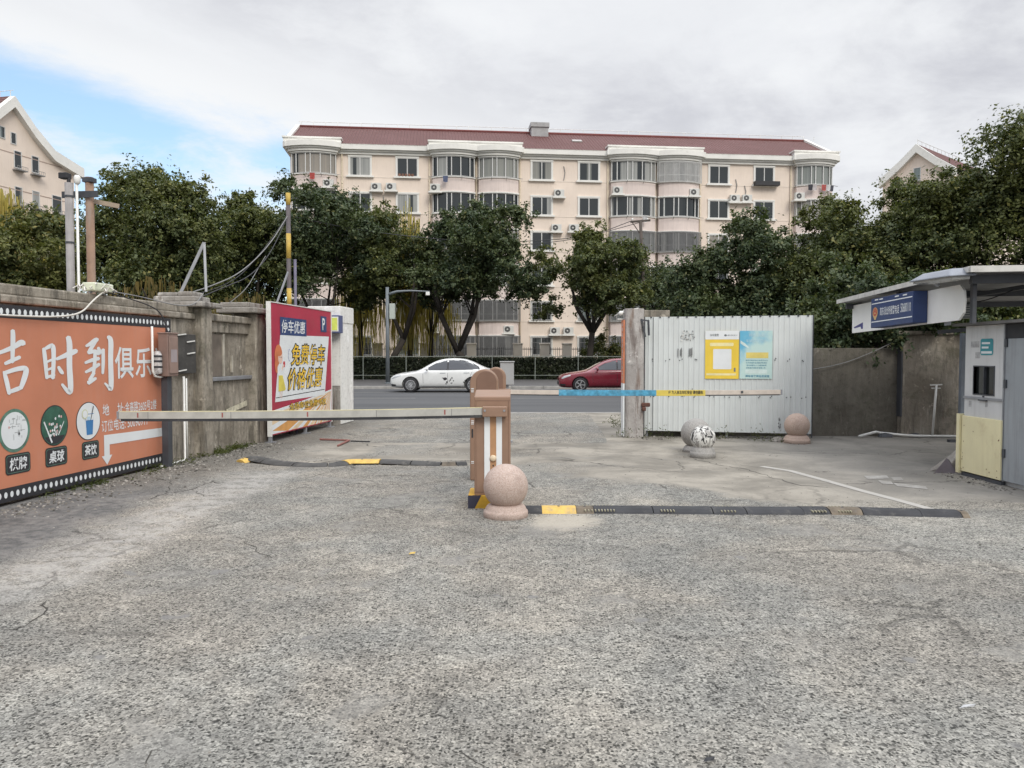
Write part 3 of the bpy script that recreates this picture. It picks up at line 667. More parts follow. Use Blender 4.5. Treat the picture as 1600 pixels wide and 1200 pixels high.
# ---------------------------------------------------------------- barriers and the posts between the lanes
BROWN = surf('brown_barrier_paint', (.265, .165, .112), .5, .08, 3, dirt=.2, dirtcol=(.27, .19, .14))
BROWND = surf('dark_brown_paint', (.185, .108, .075), .5, .08, 3)
CREAM = surf('cream_plastic', (.66, .54, .38), .4)
ALU = surf('dull_white_arm', (.43, .425, .39), .45, .12, 7, dirt=.35, dirtcol=(.36, .34, .31))
FX = Matrix(((1, 0, 0, 0), (0, 0, -1, 0), (0, 1, 0, 0), (0, 0, 0, 1)))   # plane (right, up) -> faces the camera side (-y)
def FP(y): return Matrix.Translation((0, y, 0)) @ FX
bg1 = thing('boom_barrier', 'brown boom barrier behind the front pink granite ball, its long white arm reaching left', 'barrier', (-.205, 8.0, 0))
b = MB()
b.prism([(-.19, .0), (.19, 0), (.19, 1.05), (.19, 1.17), (-.19, 1.17)][:3] + [(.19, 1.17), (-.19, 1.17)], -.38, 0, 0, FX)
for i, v in enumerate(b.v):
    if v[2] > 1 and v[1] > .2: b.v[i] = (v[0], v[1], 1.225)
b.build('cabinet', BROWN, bg1, bevel=.012)
b = MB(); b.box(-.085, -.025 + .03 * 0, -.010, -.001, .18, 1.0); b.box(.04, .10, -.010, -.001, .18, 1.0); b.build('white_strip', PRINTW, bg1, bevel=.003)
b = MB(); b.box(-.025, .04, -.006, -.001, .18, 1.0); b.build('centre_panel', surf('ochre_paint', (.42, .235, .12), .5), bg1)
b = MB(); b.lathe([(.028, 0), (.034, .006), (.034, .02), (.022, .03)], 20, 0, Matrix.Translation((.008, -.004, .525)) @ Matrix.Rotation(R(90), 4, 'X')); b.build('knob', CREAM, bg1, smooth=True)
b = MB(); b.poly(ell(.008, .445, .008, .011, 10), 0, 0, FP(-.0075)); b.poly(ell(-.14, .985, .009, .009, 10), 0, 0, FP(-.002)); b.poly(ell(.14, .98, .009, .009, 10), 0, 0, FP(-.002)); b.build('keyhole', PRINTK, bg1)
b = MB(); b.box(-.186, .186, -.0035, -.0005, 1.125, 1.128); b.box(-.186, .186, -.0035, -.0005, .165, .168); b.box(-.172, -.169, -.0035, -.0005, .168, 1.125); b.box(.169, .172, -.0035, -.0005, .168, 1.125); b.build('door_seam', BROWND, bg1)
b = MB(); b.box(-.255, .235, -.035, .44, -.02, .135); b.build('plinth', surf('yellow_plinth', (.60, .35, .03), .6, .15, 6, dirt=.3), bg1, bevel=.006)
b = MB()
for x0 in (-.275, -.02, .22): 
    c = [(max(-.255, min(.235, x)), z) for x, z in ((x0, .0), (x0 + .09, .0), (x0 + .16, .14), (x0 + .07, .14))]
    if c[1][0] - c[0][0] > .01: b.poly(c, 0, 0, FP(-.0375))
    elif x0 < 0: b.poly([(-.255, 0), (-.235, 0), (-.165, .14), (-.255, .14)], 0, 0, FP(-.0375))
b.poly([(-.255, .0), (-.24, .0), (-.17, .138), (-.255, .138)], .0005, 0, FP(-.0375))
b.build('plinth_stripe', surf('dark_navy_stripe', (.035, .035, .06), .6), bg1)
# bracket and arm
b = MB(); b.box(-.10, .155, -.115, -.01, .965, 1.07); b.build('bracket', BROWN, bg1, bevel=.008)
for x in (-.075, .125): b = MB(); b.lathe([(.012, 0), (.012, .008)], 10, 0, Matrix.Translation((x, -.115, 1.03)) @ Matrix.Rotation(R(90), 4, 'X')); b.build('bolt', STEEL, bg1)
A0, A1 = Vector((-.101, -.06, 1.015)), Vector((-3.92, .06, .965))
def armpiece(name, t0, t1, dz0, dz1, w, m, root=bg1):
    p, q = A0.lerp(A1, t0), A0.lerp(A1, t1); sag = lambda t: -.012 * 4 * t * (1 - t)
    b = MB(); n = 8; P = [A0.lerp(A1, t0 + (t1 - t0) * k / n) for k in range(n + 1)]
    vs = []; fs = []
    for k, c in enumerate(P):
        t = t0 + (t1 - t0) * k / n
        for y, z in ((-w, dz0), (w, dz0), (w, dz1), (-w, dz1)): vs.append((c.x, c.y + y, c.z + z + sag(t)))
    for k in range(n):
        for a in range(4): fs.append((k * 4 + a, k * 4 + (a + 1) % 4, k * 4 + 4 + (a + 1) % 4, k * 4 + 4 + a))
    fs += [(3, 2, 1, 0), tuple(n * 4 + a for a in range(4))]
    b.add(vs, fs); return b.build(name, m, root)
arm = armpiece('arm', 0, 1, -.032, .04, .022, ALU)
armpiece('rubber_edge', 0.0, .995, -.060, -.0325, .02, BLACKR, arm)
armpiece('yellow_edge', 0.0, 1, .0403, .046, .021, surf('pale_yellow_trim', (.60, .55, .33), .5), arm)
armpiece('end_cap', 1.0005, 1.006, -.04, .046, .024, STEEL, arm)
for t in (.10, .475, .71, .945): armpiece('reflector_mark', t, t + .004, -.02, .03, .0235, surf('dull_red_mark', (.30, .10, .09), .5), arm)
for t in (.095, .93, .70, .3): armpiece('joint', t - .012, t - .011, -.031, .0395, .0227, DSTEEL, arm)

def arch(w, h, n=20, r=None):
    r = w / 2
    return [(-r, 0), (r, 0)] + ell(0, h - r, r, r, n, 0, 180)
tm = thing('ticket_station', 'brown round-topped ticket station standing just behind the boom barrier cabinet', 'ticket station', (-.355, 9.75, 0))
b = MB(); b.prism(arch(.36, 1.42), -.34, 0, 0, FX); b.build('cabinet', BROWN, tm, bevel=.015)
b = MB(); b.prism(arch(.25, 1.40), .001, .012, 0, Matrix.Translation((.03, 0, 0)) @ FX); b.build('front_panel', BROWND, tm, bevel=.004)
b = MB()
for z in (1.13, 1.15, 1.17, .72, .74, .76, .22, .24): b.box(-.165, -.13, -.004, -.001, z, z + .009)
b.build('marking', PRINTW, tm)
b = MB(); b.box(-.16, -.14, -.004, -.001, .55, .66); b.build('slot', BLACK, tm)
bt = thing('boom_barrier', 'far brown round-topped barrier holding a striped blue and yellow arm out to the right', 'barrier', (-.27, 12.6, 0))
b = MB(); b.prism(arch(.34, 1.40), -.36, 0, 0, FX); b.build('cabinet', BROWN, bt, bevel=.015)
b = MB(); b.prism(arch(.24, 1.37), .001, .012, 0, FX); b.build('front_panel', BROWND, bt)
b = MB(); b.box(.05, .24, -.14, -.013, .95, 1.05); b.build('bracket', BROWN, bt, bevel=.006)
A0, A1 = Vector((.22, -.16, 1.0)), Vector((4.64, -.10, .995))
ar2 = armpiece('arm', 0, 1, -.03, .042, .022, surf('beige_arm', (.56, .50, .44), .45, .1, 6, dirt=.3), bt)
armpiece('rubber_edge', 0, .997, -.048, -.0305, .018, BLACKR, ar2)
armpiece('end_cap', 1.0005, 1.006, -.04, .046, .025, STEEL, ar2)
armpiece('blue_sleeve', .183, .541, -.045, .047, .0245, surf('blue_film', (.075, .30, .46), .35, .3, 16, dirt=.3, dirtcol=(.28, .48, .58)), ar2)
yl = armpiece('yellow_label', .5413, .722, -.045, .047, .0245, surf('yellow_label_film', (.66, .52, .10), .45, .08), ar2)
b = MB(); p = A0.lerp(A1, .635)
b.text('一车一杆 为人身及车辆安全 请勿跟车', p.x, p.z, .69, .06, 0, 0, FP(p.y - .0275), offset=.02); b.build('lettering', PRINTK, ar2)
b = MB(); q = A0.lerp(A1, .70); b.build
b.box(A0.lerp(A1, .853).x, A0.lerp(A1, .853).x + .035, A0.y + .015, A0.y + .02, .985, 1.02); b.build('scuff', DSTEEL, ar2)
gb = thing('control_cabinet', 'pale grey metal control cabinet on a short post beside the far barrier', 'cabinet', (-.09, 14.1, 0))
b = MB(); b.box(-.125, .125, -.09, .09, 1.06, 1.47); b.box(-.14, .14, -.11, .10, 1.47, 1.49); b.build('cabinet', surf('grey_cabinet_paint', (.34, .345, .35), .5, .04), gb, bevel=.006)
b = MB(); b.box(-.03, .03, -.03, .03, 0, 1.06); b.box(-.10, .10, -.10, .10, 0, .03); b.build('post', STEEL, gb)
b = MB(); b.box(-.2, -.02, -.08, .06, .88, 1.03); b.build('junction_box', BLACK, gb, bevel=.005)

# ---------------------------------------------------------------- stone ball bollards
def mat_granite(name, a, b_, spots=.0):
    m, t, p = newmat(name); c = t.coord()
    v = t.sep(t.voro(c, 150, 'F1', 'Color'))[0]; v2 = t.sep(t.voro(c, 190, 'F1', 'Color'))[1]
    col = t.mix(v, a, b_); col = t.mix(t.sstep(v2, .9, .92) * .4, col, (.14, .11, .10)); col = t.mix(t.sstep(v2, .2, .18) * .25, col, (.7, .66, .62))
    col = t.mix(t.sstep(t.noise(c, 4, 7, .7), .5, .68) * .4, col, tuple(x * .55 for x in a))
    if spots:
        s = t.noise(t.scale(c, (1.6, 1.6, .55)), 9, 4, .55, 1.2); col = t.mix(t.sstep(s, .47, .50), col, (.66, .66, .63)); col = t.mix(t.sstep(t.noise(t.scale(c, (1.5, 1.5, .6)), 14, 3, .5, 1.0), .565, .585), col, (.035, .035, .035))
    t.put(p.inputs['Base Color'], col); p.inputs['Roughness'].default_value = .75
    t.put(p.inputs['Normal'], t.bump(v * .3 + t.noise(c, 30, 5), .35, .008))
    return m
GPINK = mat_granite('pink_granite', (.40, .30, .25), (.49, .385, .335)); GGREY = mat_granite('grey_granite', (.24, .235, .225), (.36, .35, .33))
GSPOT = mat_granite('splashed_granite', (.30, .295, .28), (.36, .35, .34), spots=1); GPEACH = mat_granite('peach_granite', (.43, .31, .25), (.52, .40, .33))
def bollard(label, loc, r, rb, hb, m, mbase=None, sink=.30):
    o = thing('ball_bollard', label, 'bollard', loc, random.random() * 6, 'stone ball bollards at the gate')
    b = MB(); b.lathe([(rb, -.02), (rb, hb * .55), (rb * .98, hb * .72), (rb * .93, hb * .80), (rb * .92, hb * .84), (rb * .90, hb * 1.05), (rb * .82, hb * 1.32), (rb * .70, hb * 1.45), (rb * .5, hb * 1.46)], 44); b.build('base', mbase or m, o, smooth=True)
    zc = hb * 1.02 + r * .955 - r * (1 - sink) * .0
    pr = [(r * math.cos(R(a)), zc + r * math.sin(R(a))) for a in range(-86, 90, 4)]
    b = MB(); b.lathe(pr, 48); b.build('ball', m, o, smooth=True)
    return o
g = gnd(790, 813)
bollard('pink granite ball bollard in front of the barrier cabinet, nearest the camera', (g.x, g.y + .2, 0), .222, .222, .085, GPINK)
g = gnd(1252, 694); bollard('peach coloured stone ball bollard at the right end of the white metal panel', (g.x, g.y + .22, 0), .225, .235, .10, GPEACH)
g = gnd(1094, 709); bollard('plain grey stone ball bollard behind the black-and-white splashed ball', (g.x, g.y + .3, 0), .245, .215, .07, GGREY)
g = gnd(1103, 717); bollard('grey ball bollard splashed with white and black paint on a chipped square base', (g.x, g.y + .2, 0), .195, .20, .115, GSPOT, GGREY)

# ---------------------------------------------------------------- rubber speed humps
surf_rib = surf('pale_rib_rubber', (.30, .28, .20), .8, .3, 8)
def hump(label, path, w, h, segs, mats, seed, zoff=None):
    o = thing('speed_hump', label, 'speed hump', (0, 0, 0), 0, 'rubber speed humps across the entrance')
    P = [Vector(p) for p in path]
    L = [0]
    for a, c in zip(P, P[1:]): L.append(L[-1] + (c - a).length)
    def pt(t):
        d = t * L[-1]
        for i in range(len(P) - 1):
            if d <= L[i + 1] + 1e-6:
                return P[i].lerp(P[i + 1], (d - L[i]) / (L[i + 1] - L[i]))
        return P[-1]
    prof = [(-w / 2, .0), (-w * .42, h * .35), (-w * .25, h * .85), (0, h), (w * .25, h * .85), (w * .42, h * .35), (w / 2, .0)]
    rr = random.Random(seed)
    for (t0, t1, mi) in segs:
        b = MB(); n = 6; vs = []; fs = []; sh = rr.uniform(-.012, .012)
        for k in range(n + 1):
            t = t0 + (t1 - t0) * k / n; c = pt(t); d_ = (pt(min(1, t + .01)) - pt(max(0, t - .01))).normalized(); s_ = Vector((-d_.y, d_.x, 0)).normalized()
            for a, z in prof: vs.append(c + s_ * (a + sh) + Vector((0, 0, z - .004 * (z == 0))))
        m_ = len(prof)
        for k in range(n):
            for a in range(m_ - 1): fs.append((k * m_ + a, k * m_ + m_ + a, k * m_ + m_ + a + 1, k * m_ + a + 1))
        fs += [tuple(range(m_)), tuple(range((n + 1) * m_ - 1, n * m_ - 1, -1))]
        b.add(vs, fs)
        # diamond ribs moulded in
        mid = (t0 + t1) / 2
        for k in (range(2, 7) if (mi != 1 and seed == 3 and segs.index((t0, t1, mi)) in (2, 3, 4, 5, 7, 8)) else ()):
            nr = int((t1 - t0) * L[-1] / .030)
            t = t0 + (t1 - t0) * (k + .5) / nr; c = pt(t); d_ = (pt(min(1, t + .01)) - pt(max(0, t - .01))).normalized(); s_ = Vector((-d_.y, d_.x, 0)).normalized()
            for sg in (-1, 1):
                q = c + s_ * (sg * w * .335) + Vector((0, 0, h * .60)); b.bar(q - s_ * .04 - Vector((0, 0, .012 * -sg * -1)) * -1 * 0, q + s_ * .04, .010, .014, 1)
        b.build('rubber_segment', [mats[mi], surf_rib], o)
        b = MB()
        c = pt(mid); b.lathe([(.014, h - .002), (.014, h + .003)], 10, 0, Matrix.Translation(c)); b.build('bolt', DSTEEL, o)
    return o
YR = surf('worn_yellow_rubber', (.60, .40, .10), .75, .2, 9, .3, dirt=.75, dirtcol=(.34, .28, .19)); YBR = surf('faded_yellow_rubber', (.13, .105, .075), .8, .35, 9, .3, dirt=.6, dirtcol=(.16, .14, .12))
a_, c_ = gnd(815, 802), gnd(1520, 810)
segs = [(0, .045, 0), (.045, .165, 1), (.165, .24, 0), (.24, .37, 0), (.37, .505, 0), (.505, .64, 0), (.64, .755, 0), (.755, .79, 0), (.79, .87, 2), (.87, .985, 0)]
segs = [(0, .047, 0), (.047, .125, 1), (.126, .165, 2), (.166, .30, 0), (.302, .435, 0), (.437, .51, 0), (.512, .64, 0), (.642, .70, 0), (.702, .775, 2), (.777, .90, 0), (.902, .985, 0), (.986, 1, 2)]
hump('long straight black rubber speed hump with one yellow segment, right of the front granite ball', [(a_.x, a_.y + .12, 0), (.95, 7.84, .0), (2.2, 7.80, 0), (3.4, 7.79, 0), (c_.x, c_.y + .14, 0)], .30, .05, segs, [BLACKR, YR, YBR], 3)
segs = [(0, .025, 1), (.03, .145, 0), (.15, .30, 0), (.305, .43, 0), (.435, .50, 0), (.505, .65, 1), (.655, .78, 0), (.785, .90, 0), (.905, .955, 2), (.96, 1, 0)]
lift = [0, .075, .02, .0, .0, .045, .05, .02, 0, .0]
P = [gnd(372, 724), gnd(390, 722), gnd(432, 727), gnd(480, 730), gnd(520, 729), gnd(545, 726), gnd(600, 726), gnd(650, 727), gnd(690, 728), gnd(728, 727)]
hump('wavy lifted rubber speed hump with yellow segments, left of the barrier cabinet', [p + Vector((0, .1, z * .55)) for p, z in zip(P, lift)], .28, .04, segs, [surf('dusty_rubber', (.065, .064, .062), .85, .3, 5, .3, dirt=.8, dirtcol=(.19, .18, .16)), YR, YBR], 5)

# ---------------------------------------------------------------- white corrugated panel and its pillar, right of the entrance
CORR = surf('white_sheet_metal', (.61, .645, .64), .5, .04, 1.5, .5, 1.6, dirt=.12, dirtcol=(.42, .42, .39), streak=.16)
pa, pb = at(1007, 682, 15.05), at(1267, 688, 14.4); pa.z = pb.z = 0
prz = math.atan2(pb.y - pa.y, pb.x - pa.x); PW = (pb - pa).length
pn = thing('metal_panel', 'white ribbed sheet metal gate panel with two posters, right of the entrance', 'gate panel', pa, prz)
b = MB(); vs = []; fs = []; x = 0; xs = []
while x < PW - .05:
    xs += [(x, 0), (x + .055, 0), (x + .065, -.008), (x + .082, -.008), (x + .092, 0)]; x += .097
xs = [p for i, p in enumerate(xs) if i == 0 or p[0] > xs[i - 1][0] + .001]; xs.append((PW, 0))
for x_, y_ in xs: vs += [(x_, y_, .12), (x_, y_, 2.345)]
fs = [(2 * i, 2 * i + 2, 2 * i + 3, 2 * i + 1) for i in range(len(xs) - 1)]
b.add(vs, fs); b.box(0, PW, .012, .02, .12, 2.345)
b.build('sheet', CORR, pn)
b = MB()
for x0, x1, z0, z1 in ((0, PW, 2.25, 2.31), (0, PW, 1.15, 1.21), (0, PW, .12, .18)): b.box(x0, x1, .021, .06, z0, z1)
for x0 in (0.02, PW / 2, PW - .06): b.box(x0, x0 + .04, .061, .10, 0, 2.33)
b.build('back_frame', STEEL, pn)
b = MB(); b.box(-.03, -.005, -.03, .05, .02, 2.35); b.box(PW + .003, PW + .02, -.02, .05, .05, 2.35); b.box(.155, .162, -.018, -.0145, .08, 2.34); b.build('edge_trim', DSTEEL, pn)
b = MB()
rr = random.Random(11)
for z in (1.52, 1.50, .80, .805):
    for k in range(11):
        b.lathe([(.011, 0), (.011, .006)], 8, 0, Matrix.Translation((.15 + k * .28 + rr.uniform(-.05, .05), -.014, z + rr.uniform(-.02, .02))) @ Matrix.Rotation(R(90), 4, 'X'))
for k in range(18): x_ = .1 + k * .17; b.box(x_, x_ + .03, -.018, .0, 2.325, 2.35)
b.build('screws', DSTEEL, pn)
b = MB()
for k in range(42): b.poly(ell(.68 + rr.random() * .26, 2.07 - rr.random() * .19, .008 + rr.random() * .012, .008 + rr.random() * .01, 6), 0, k % 2, FP(-.0165))
for k in range(16): x_ = .62 + (k % 2) * .2 + rr.random() * .08; b.poly(rect(x_, x_ + .012, 1.55 + rr.random() * .05, 1.68 + rr.random() * .07), 0, 1, FP(-.0165))
for k in range(10): b.poly(ell(2.5 + rr.random() * .04, .22 + rr.random() * .2, .012, .02, 6), 0, 1, FP(-.0165))
b.poly(rect(.90, .915, .88, .96), 0, 1, FP(-.0165))
b.build('glue_residue', [surf('glue_white', (.66, .66, .63), .7), surf('glue_grey', (.25, .26, .26), .7)], pn)
def onpanel(u, v):
    d_ = ray(u, v); n_ = Vector((math.sin(prz), -math.cos(prz), 0)); t = (pa - Vector((0, 0, H))).dot(n_) / d_.dot(n_)
    q = Vector((0, 0, H)) + d_ * t - pa; return q.dot(Vector((math.cos(prz), math.sin(prz), 0))), q.z
YPR = surf('poster_yellow', (.78, .56, .06), .5, .06, 3); 
def poster(name, label, x0, z0, x1, z1):
    o = thing(name, label, 'poster', pa + Vector((math.cos(prz), math.sin(prz), 0)) * x0 + Vector((math.sin(prz), -math.cos(prz), 0)) * .017, prz); o.location.z = z0
    return o, x1 - x0, z1 - z0
(x0, z1), (x1, z0) = onpanel(1102, 517), onpanel(1154, 592)
o, w, h = poster('yellow_poster', 'yellow payment poster with a white top strip and blank white square on the ribbed panel', x0, z0, x1, z1)
b = MB(); b.box(0, w, -.006, 0, 0, h); b.build('sheet', YPR, o)
T = FP(-.0075)
b = MB(); b.poly(rect(0, w, h * .82, h), 0, 0, T); b.poly(rrect(w * .24, w * .78, h * .20, h * .62, .02), 0, 0, T); b.poly(rrect(w * .14, w * .84, h * .68, h * .75, .02), 0, 1, T); b.poly(rect(w * .04, w * .92, h * .07, h * .115), 0, 1, T); b.build('white_area', [PRINTW, surf('pale_yellow_print', (.75, .68, .36), .5)], o)
b = MB(); b.text('停车缴费', w * .27, h * .91, w * .26, h * .055, .002, 0, T, offset=.01); b.poly(ell(w * .60, h * .905, w * .04, h * .022, 12), .002, 0, T); b.text('请扫码支付', w * .80, h * .905, w * .30, h * .03, .002, 0, T); b.text('1', w * .88, h * .19, w * .05, h * .08, .002, 0, T, offset=.03); b.build('lettering', surf('grey_lettering', (.16, .18, .18), .5), o)
(x0, z1), (x1, z0) = onpanel(1155, 517), onpanel(1206, 592)
o, w, h = poster('blue_poster', 'pale blue notice poster with a yellow bar, right of the yellow poster on the panel', x0 + .012, z0, x1, z1)
m, t_, p_ = newmat('sky_blue_print'); c = t_.sep(t_.coord())
f_ = t_.noise(t_.coord(), 2.2, 4, .6)
t_.put(p_.inputs['Base Color'], t_.mix(t_.sstep(f_ + c[0] * .5 - c[2] * .35, .2, .5), (.13, .43, .62), (.50, .67, .64))); p_.inputs['Roughness'].default_value = .5
b = MB(); b.box(0, w, -.006, 0, 0, h); b.build('sheet', m, o)
b = MB(); b.poly(rect(w * .20, w * .88, h * .43, h * .55), 0, 0, T); b.poly(rect(w * .18, w * .85, h * .11, h * .19), 0, 1, T); b.poly([(w * .02, h * .80), (w * .16, h * .74), (w * .28, h * .66), (w * .26, h * .64), (w * .12, h * .69), (w * .02, h * .74)], 0, 1, T); b.build('colour_bar', [surf('bar_yellow', (.70, .58, .17), .5), surf('bar_white', (.58, .70, .68), .5)], o)
b = MB(); b.text('停车须知', w * .52, h * .91, w * .5, h * .07, .001, 1, T, offset=.006); b.text('车辆停放须知', w * .5, h * .79, w * .62, h * .07, .001, 1, T); 
for k, s in enumerate(('请将车辆停放在指定车位内', '车内贵重物品请随身携带好', '请勿堵塞出入口通道谢谢', '如有疑问请联系管理人员')): b.text(s, w * (.52 if k < 3 else .5), h * (.385 - k * .052), w * (.68 - .03 * k), h * .032, .001, 0, T)
b.text('停车场管理处欢迎您', w * .55, h * .055, w * .74, h * .05, .001, 0, T, offset=.02); b.build('lettering', [surf('blue_lettering', (.05, .22, .34), .5), surf('pale_lettering', (.48, .67, .74), .5)], o)

cpil = thing('gate_pillar', 'rust stained round-edged concrete gate pillar at the left end of the white metal panel', 'pillar', at(990, 682, 15.0) * Vector((1, 1, 0)) if False else Vector((2.375, 15.05, 0)))
b = MB(); b.prism(rrect(-.19, .19, -.19, .19, .09), -.05, 2.5); b.build('shaft', mat_concrete('rusty_pillar_concrete', (.33, .31, .295), (.52, .50, .48), dark=(.10, .07, .06), rust=.6), cpil, bevel=.01)
b = MB(); b.box(-.215, -.192, -.16, .14, .02, 1.05); b.build('white_board', PRINTW, cpil)
b = MB(); b.box(-.215, -.192, -.16, .14, 1.053, 2.28); b.build('orange_board', surf('faded_orange_board', (.56, .20, .10), .6, .15, 6), cpil)
b = MB()
for k in range(11): b.text('停车场入口请减速慢'[k % 9], 0, 1.15 + k * .105, .11, .08, 0, 0, Matrix.Translation((-.217, -.02, 0)) @ Matrix(((0, 0, -1, 0), (-1, 0, 0, 0), (0, 1, 0, 0), (0, 0, 0, 1))))
b.build('lettering', PRINTW, cpil)
b = MB(); b.bar((.12, -.2, 2.28), (.26, -.22, 2.26), .03, .03); b.bar((.255, -.2, 2.28), (.265, -.22, 1.98), .03, .03); b.bar((.12, -.2, 2.3), (.2, -.2, 1.95), .03, .03); b.build('hinge_iron', DSTEEL, cpil)
b = MB(); b.box(.13, .30, -.23, -.19, .60, .68); b.box(.14, .22, -.24, -.19, .52, .60); b.build('hinge', surf('rusted_iron', (.12, .055, .04), .9, .3, 9), cpil, bevel=.02)
b = MB(); b.lathe([(.004, 0), (.04, .02), (.045, .06), (.01, .12)], 12, 0, Matrix.Translation((-.30, -.05, 2.40)) @ Matrix.Rotation(R(70), 4, 'Y')); b.tube([(-.32, -.05, 2.3), (-.15, 0, 2.3)], .012, 6); b.tube([(-.38, -.05, 2.36), (-.2, -.04, 2.47), (.1, 0, 2.52)], .007, 5); b.build('old_lamp', WHITEP, cpil, smooth=True)
bw = thing('beam', 'short brown-grey concrete beam running right from the rusty gate pillar behind the panel', 'beam', (2.5, 15.28, 2.3))
b = MB(); b.box(-.1, .62, -.06, .1, 0, .19); b.build('beam', WALLC, bw, bevel=.01)

# ---------------------------------------------------------------- wall at the back right, its pipe, the gate frame
rw = thing('yard_wall', 'dark stained grey concrete wall under the overhanging tree, between white panel and booth', 'wall', (3.0, 15.15, 0))
b = MB(); b.box(-.3, 4.62, .0, .3, -.1, 1.74); b.build('panel', WALLD, rw, bevel=.01)
b = MB(); b.box(4.62, 12, -.16, .3, -.1, 2.0); b.build('nearer_panel', WALLR, rw, bevel=.015)
b = MB(); b.box(4.5, 12, -.22, .35, 2.0, 2.07); b.build('coping', WALLC, rw, bevel=.01)
b = MB(); b.box(4.595, 4.622, -.17, -.0, .4, 1.95); b.build('steel_strip', DSTEEL, rw)
pp = tag(MB().tube([Vector((6.72, 14.82, .03)), Vector((7.12, 14.98, .10)), Vector((7.2, 15.0, .08)), Vector((7.62, 14.88, .045)), Vector((7.9, 14.86, .03)), Vector((8.62, 14.82, .03))], .026, 8).build('ground_pipe', WHITEP, smooth=True), 'white plastic pipe lying along the foot of the back right wall', 'pipe')
sp = thing('standpipe', 'thin upright white standpipe against the back right wall near the booth', 'pipe', Vector((8.18, 14.9, 0)))
b = MB(); b.tube([(0, 0, 0), (.06, 0, 1.02)], .022, 8); b.build('pipe', WHITEP, sp, smooth=True)
b = MB(); b.bar((-.06, 0, 1.02), (.17, 0, 1.03), .025, .025); b.bar((-.03, 0, .96), (.14, 0, .96), .02, .02); b.build('tap', WHITEP, sp)
gf = thing('gate_frame', 'blue-grey steel gate frame post beside the far edge of the booth', 'gate frame', (8.28, 14.1, 0))
b = MB(); b.box(-.05, .03, -.04, .04, 0, 2.0); b.build('post', surf('blue_grey_steel', (.20, .23, .27), .5, .15, 4, dirt=.3), gf)
b = MB(); b.box(.05, .9, 0, .03, .1, 1.95); b.build('leaf', WALLC, gf)
b = MB(); b.box(-.25, .3, -.06, .03, -.01, .05); b.build('track', DSTEEL, gf)
b = MB(); b.bar((-.5, -.05, 2.02), (.6, -.25, 2.12), .06, .07); b.bar((-.02, 0, 1.98), (.4, -.2, 1.75), .04, .04); b.build('lintel', DSTEEL, gf)

# ---------------------------------------------------------------- guard booth with its canopy
T2_ = Matrix(((0, 0, -1, 0), (-1, 0, 0, 0), (0, 1, 0, 0), (0, 0, 0, 1)))
BOOTHW = surf('booth_white_paint', (.58, .585, .582), .55, .06, 1.5, dirt=.22, dirtcol=(.32, .32, .32), streak=.38)
BOOTHG = surf('booth_grey_door', (.30, .325, .345), .5, .06, 2, dirt=.2, dirtcol=(.15, .145, .14), streak=.35)
BOOTHY = surf('booth_cream_board', (.74, .68, .43), .6, .06, 2, dirt=.45, dirtcol=(.50, .40, .22), streak=.2)
bo = thing('guard_booth', 'white and grey guard booth with a cream lower board and square dark window, right edge', 'booth', (6.03, 10.22, 0), R(.0))
b = MB()                                             # the booth's long face is at local x = 0 and runs toward the camera (-y)
yd = -.83                                            # where the grey door starts
for z0, z1, ya, yb in ((.05, 1.10, yd, 0), (1.45, 1.98, yd, 0), (1.10, 1.45, yd, -.62), (1.10, 1.45, -.20, 0)): b.box(0, .05, ya, yb, z0, z1)
b.box(.05, 1.8, -.05, 0, .05, 1.98); b.box(.05, 1.8, -2.7, -2.65, .05, 1.98); b.box(1.75, 1.8, -2.65, -.05, .05, 1.98); b.box(.05, 1.75, -2.65, -.05, .0, .05)
b.build('wall', BOOTHW, bo)
b = MB(); b.box(-.004, .045, -2.7, yd - .004, .06, 1.80); b.build('door', BOOTHG, bo, bevel=.004)
b = MB(); b.box(.0, .05, -2.7, yd - .004, 1.80, 1.98); b.build('door_head', BLACK, bo)
b = MB(); b.box(-.035, -.002, yd + .0, -.005, .06, .80); b.build('lower_board', BOOTHY, bo, bevel=.006)
b = MB(); b.box(-.06, -.036, .0, .07, .03, .82); b.box(-.04, .02, .003, .03, .03, .82); b.build('loose_board_edge', BOOTHY, bo)
b = MB(); b.box(.03, .034, -.62, -.20, 1.10, 1.45); b.build('window', surf('dark_glass', (.012, .014, .014), .1), bo)
b = MB()
for ya, yb, z0, z1 in ((-.635, -.62, 1.085, 1.465), (-.20, -.185, 1.085, 1.465), (-.62, -.20, 1.45, 1.465), (-.62, -.20, 1.085, 1.10), (-.415, -.405, 1.10, 1.45)): b.box(-.006 if yb - ya < .3 and ya != -.415 else -.005, .03, ya, yb, z0, z1)
b.build('window_frame', DSTEEL, bo)
b = MB(); b.box(-.018, -.001, yd, 0, 1.03, 1.06); b.build('ledge', STEEL, bo)
b = MB(); b.box(-.12, 1.9, -2.8, .12, 1.985, 2.02); b.build('roof', surf('booth_roof', (.13, .125, .12), .8, .2), bo)
b = MB(); b.box(-.015, .045, yd - .003, yd + .02, .06, 1.98); b.build('corner_strip', STEEL, bo)
RUSTM = surf('booth_rust', (.16, .075, .04), .9, .4, 20)
b = MB(); rr = random.Random(21)
for k in range(15):
    y_ = rr.choice([yd + rr.uniform(.02, .06), -.03 - rr.random() * .05, rr.uniform(yd, 0)]); z_ = rr.uniform(.08, .78); b.poly(ell(-y_, z_, rr.uniform(.003, .008), rr.uniform(.003, .013), 7), .0365 + .0003 * k, 0, T2_)
b.build('rust_speck', RUSTM, bo)
for z_ in (.35, 1.2, 1.7):
    b = MB(); b.box(-.022, -.004, yd - .05, yd - .006, z_, z_ + .10); b.build('hinge', DSTEEL, bo)
b = MB(); b.box(-.02, .03, yd, .0, -.01, .045); b.build('sill', DSTEEL, bo)
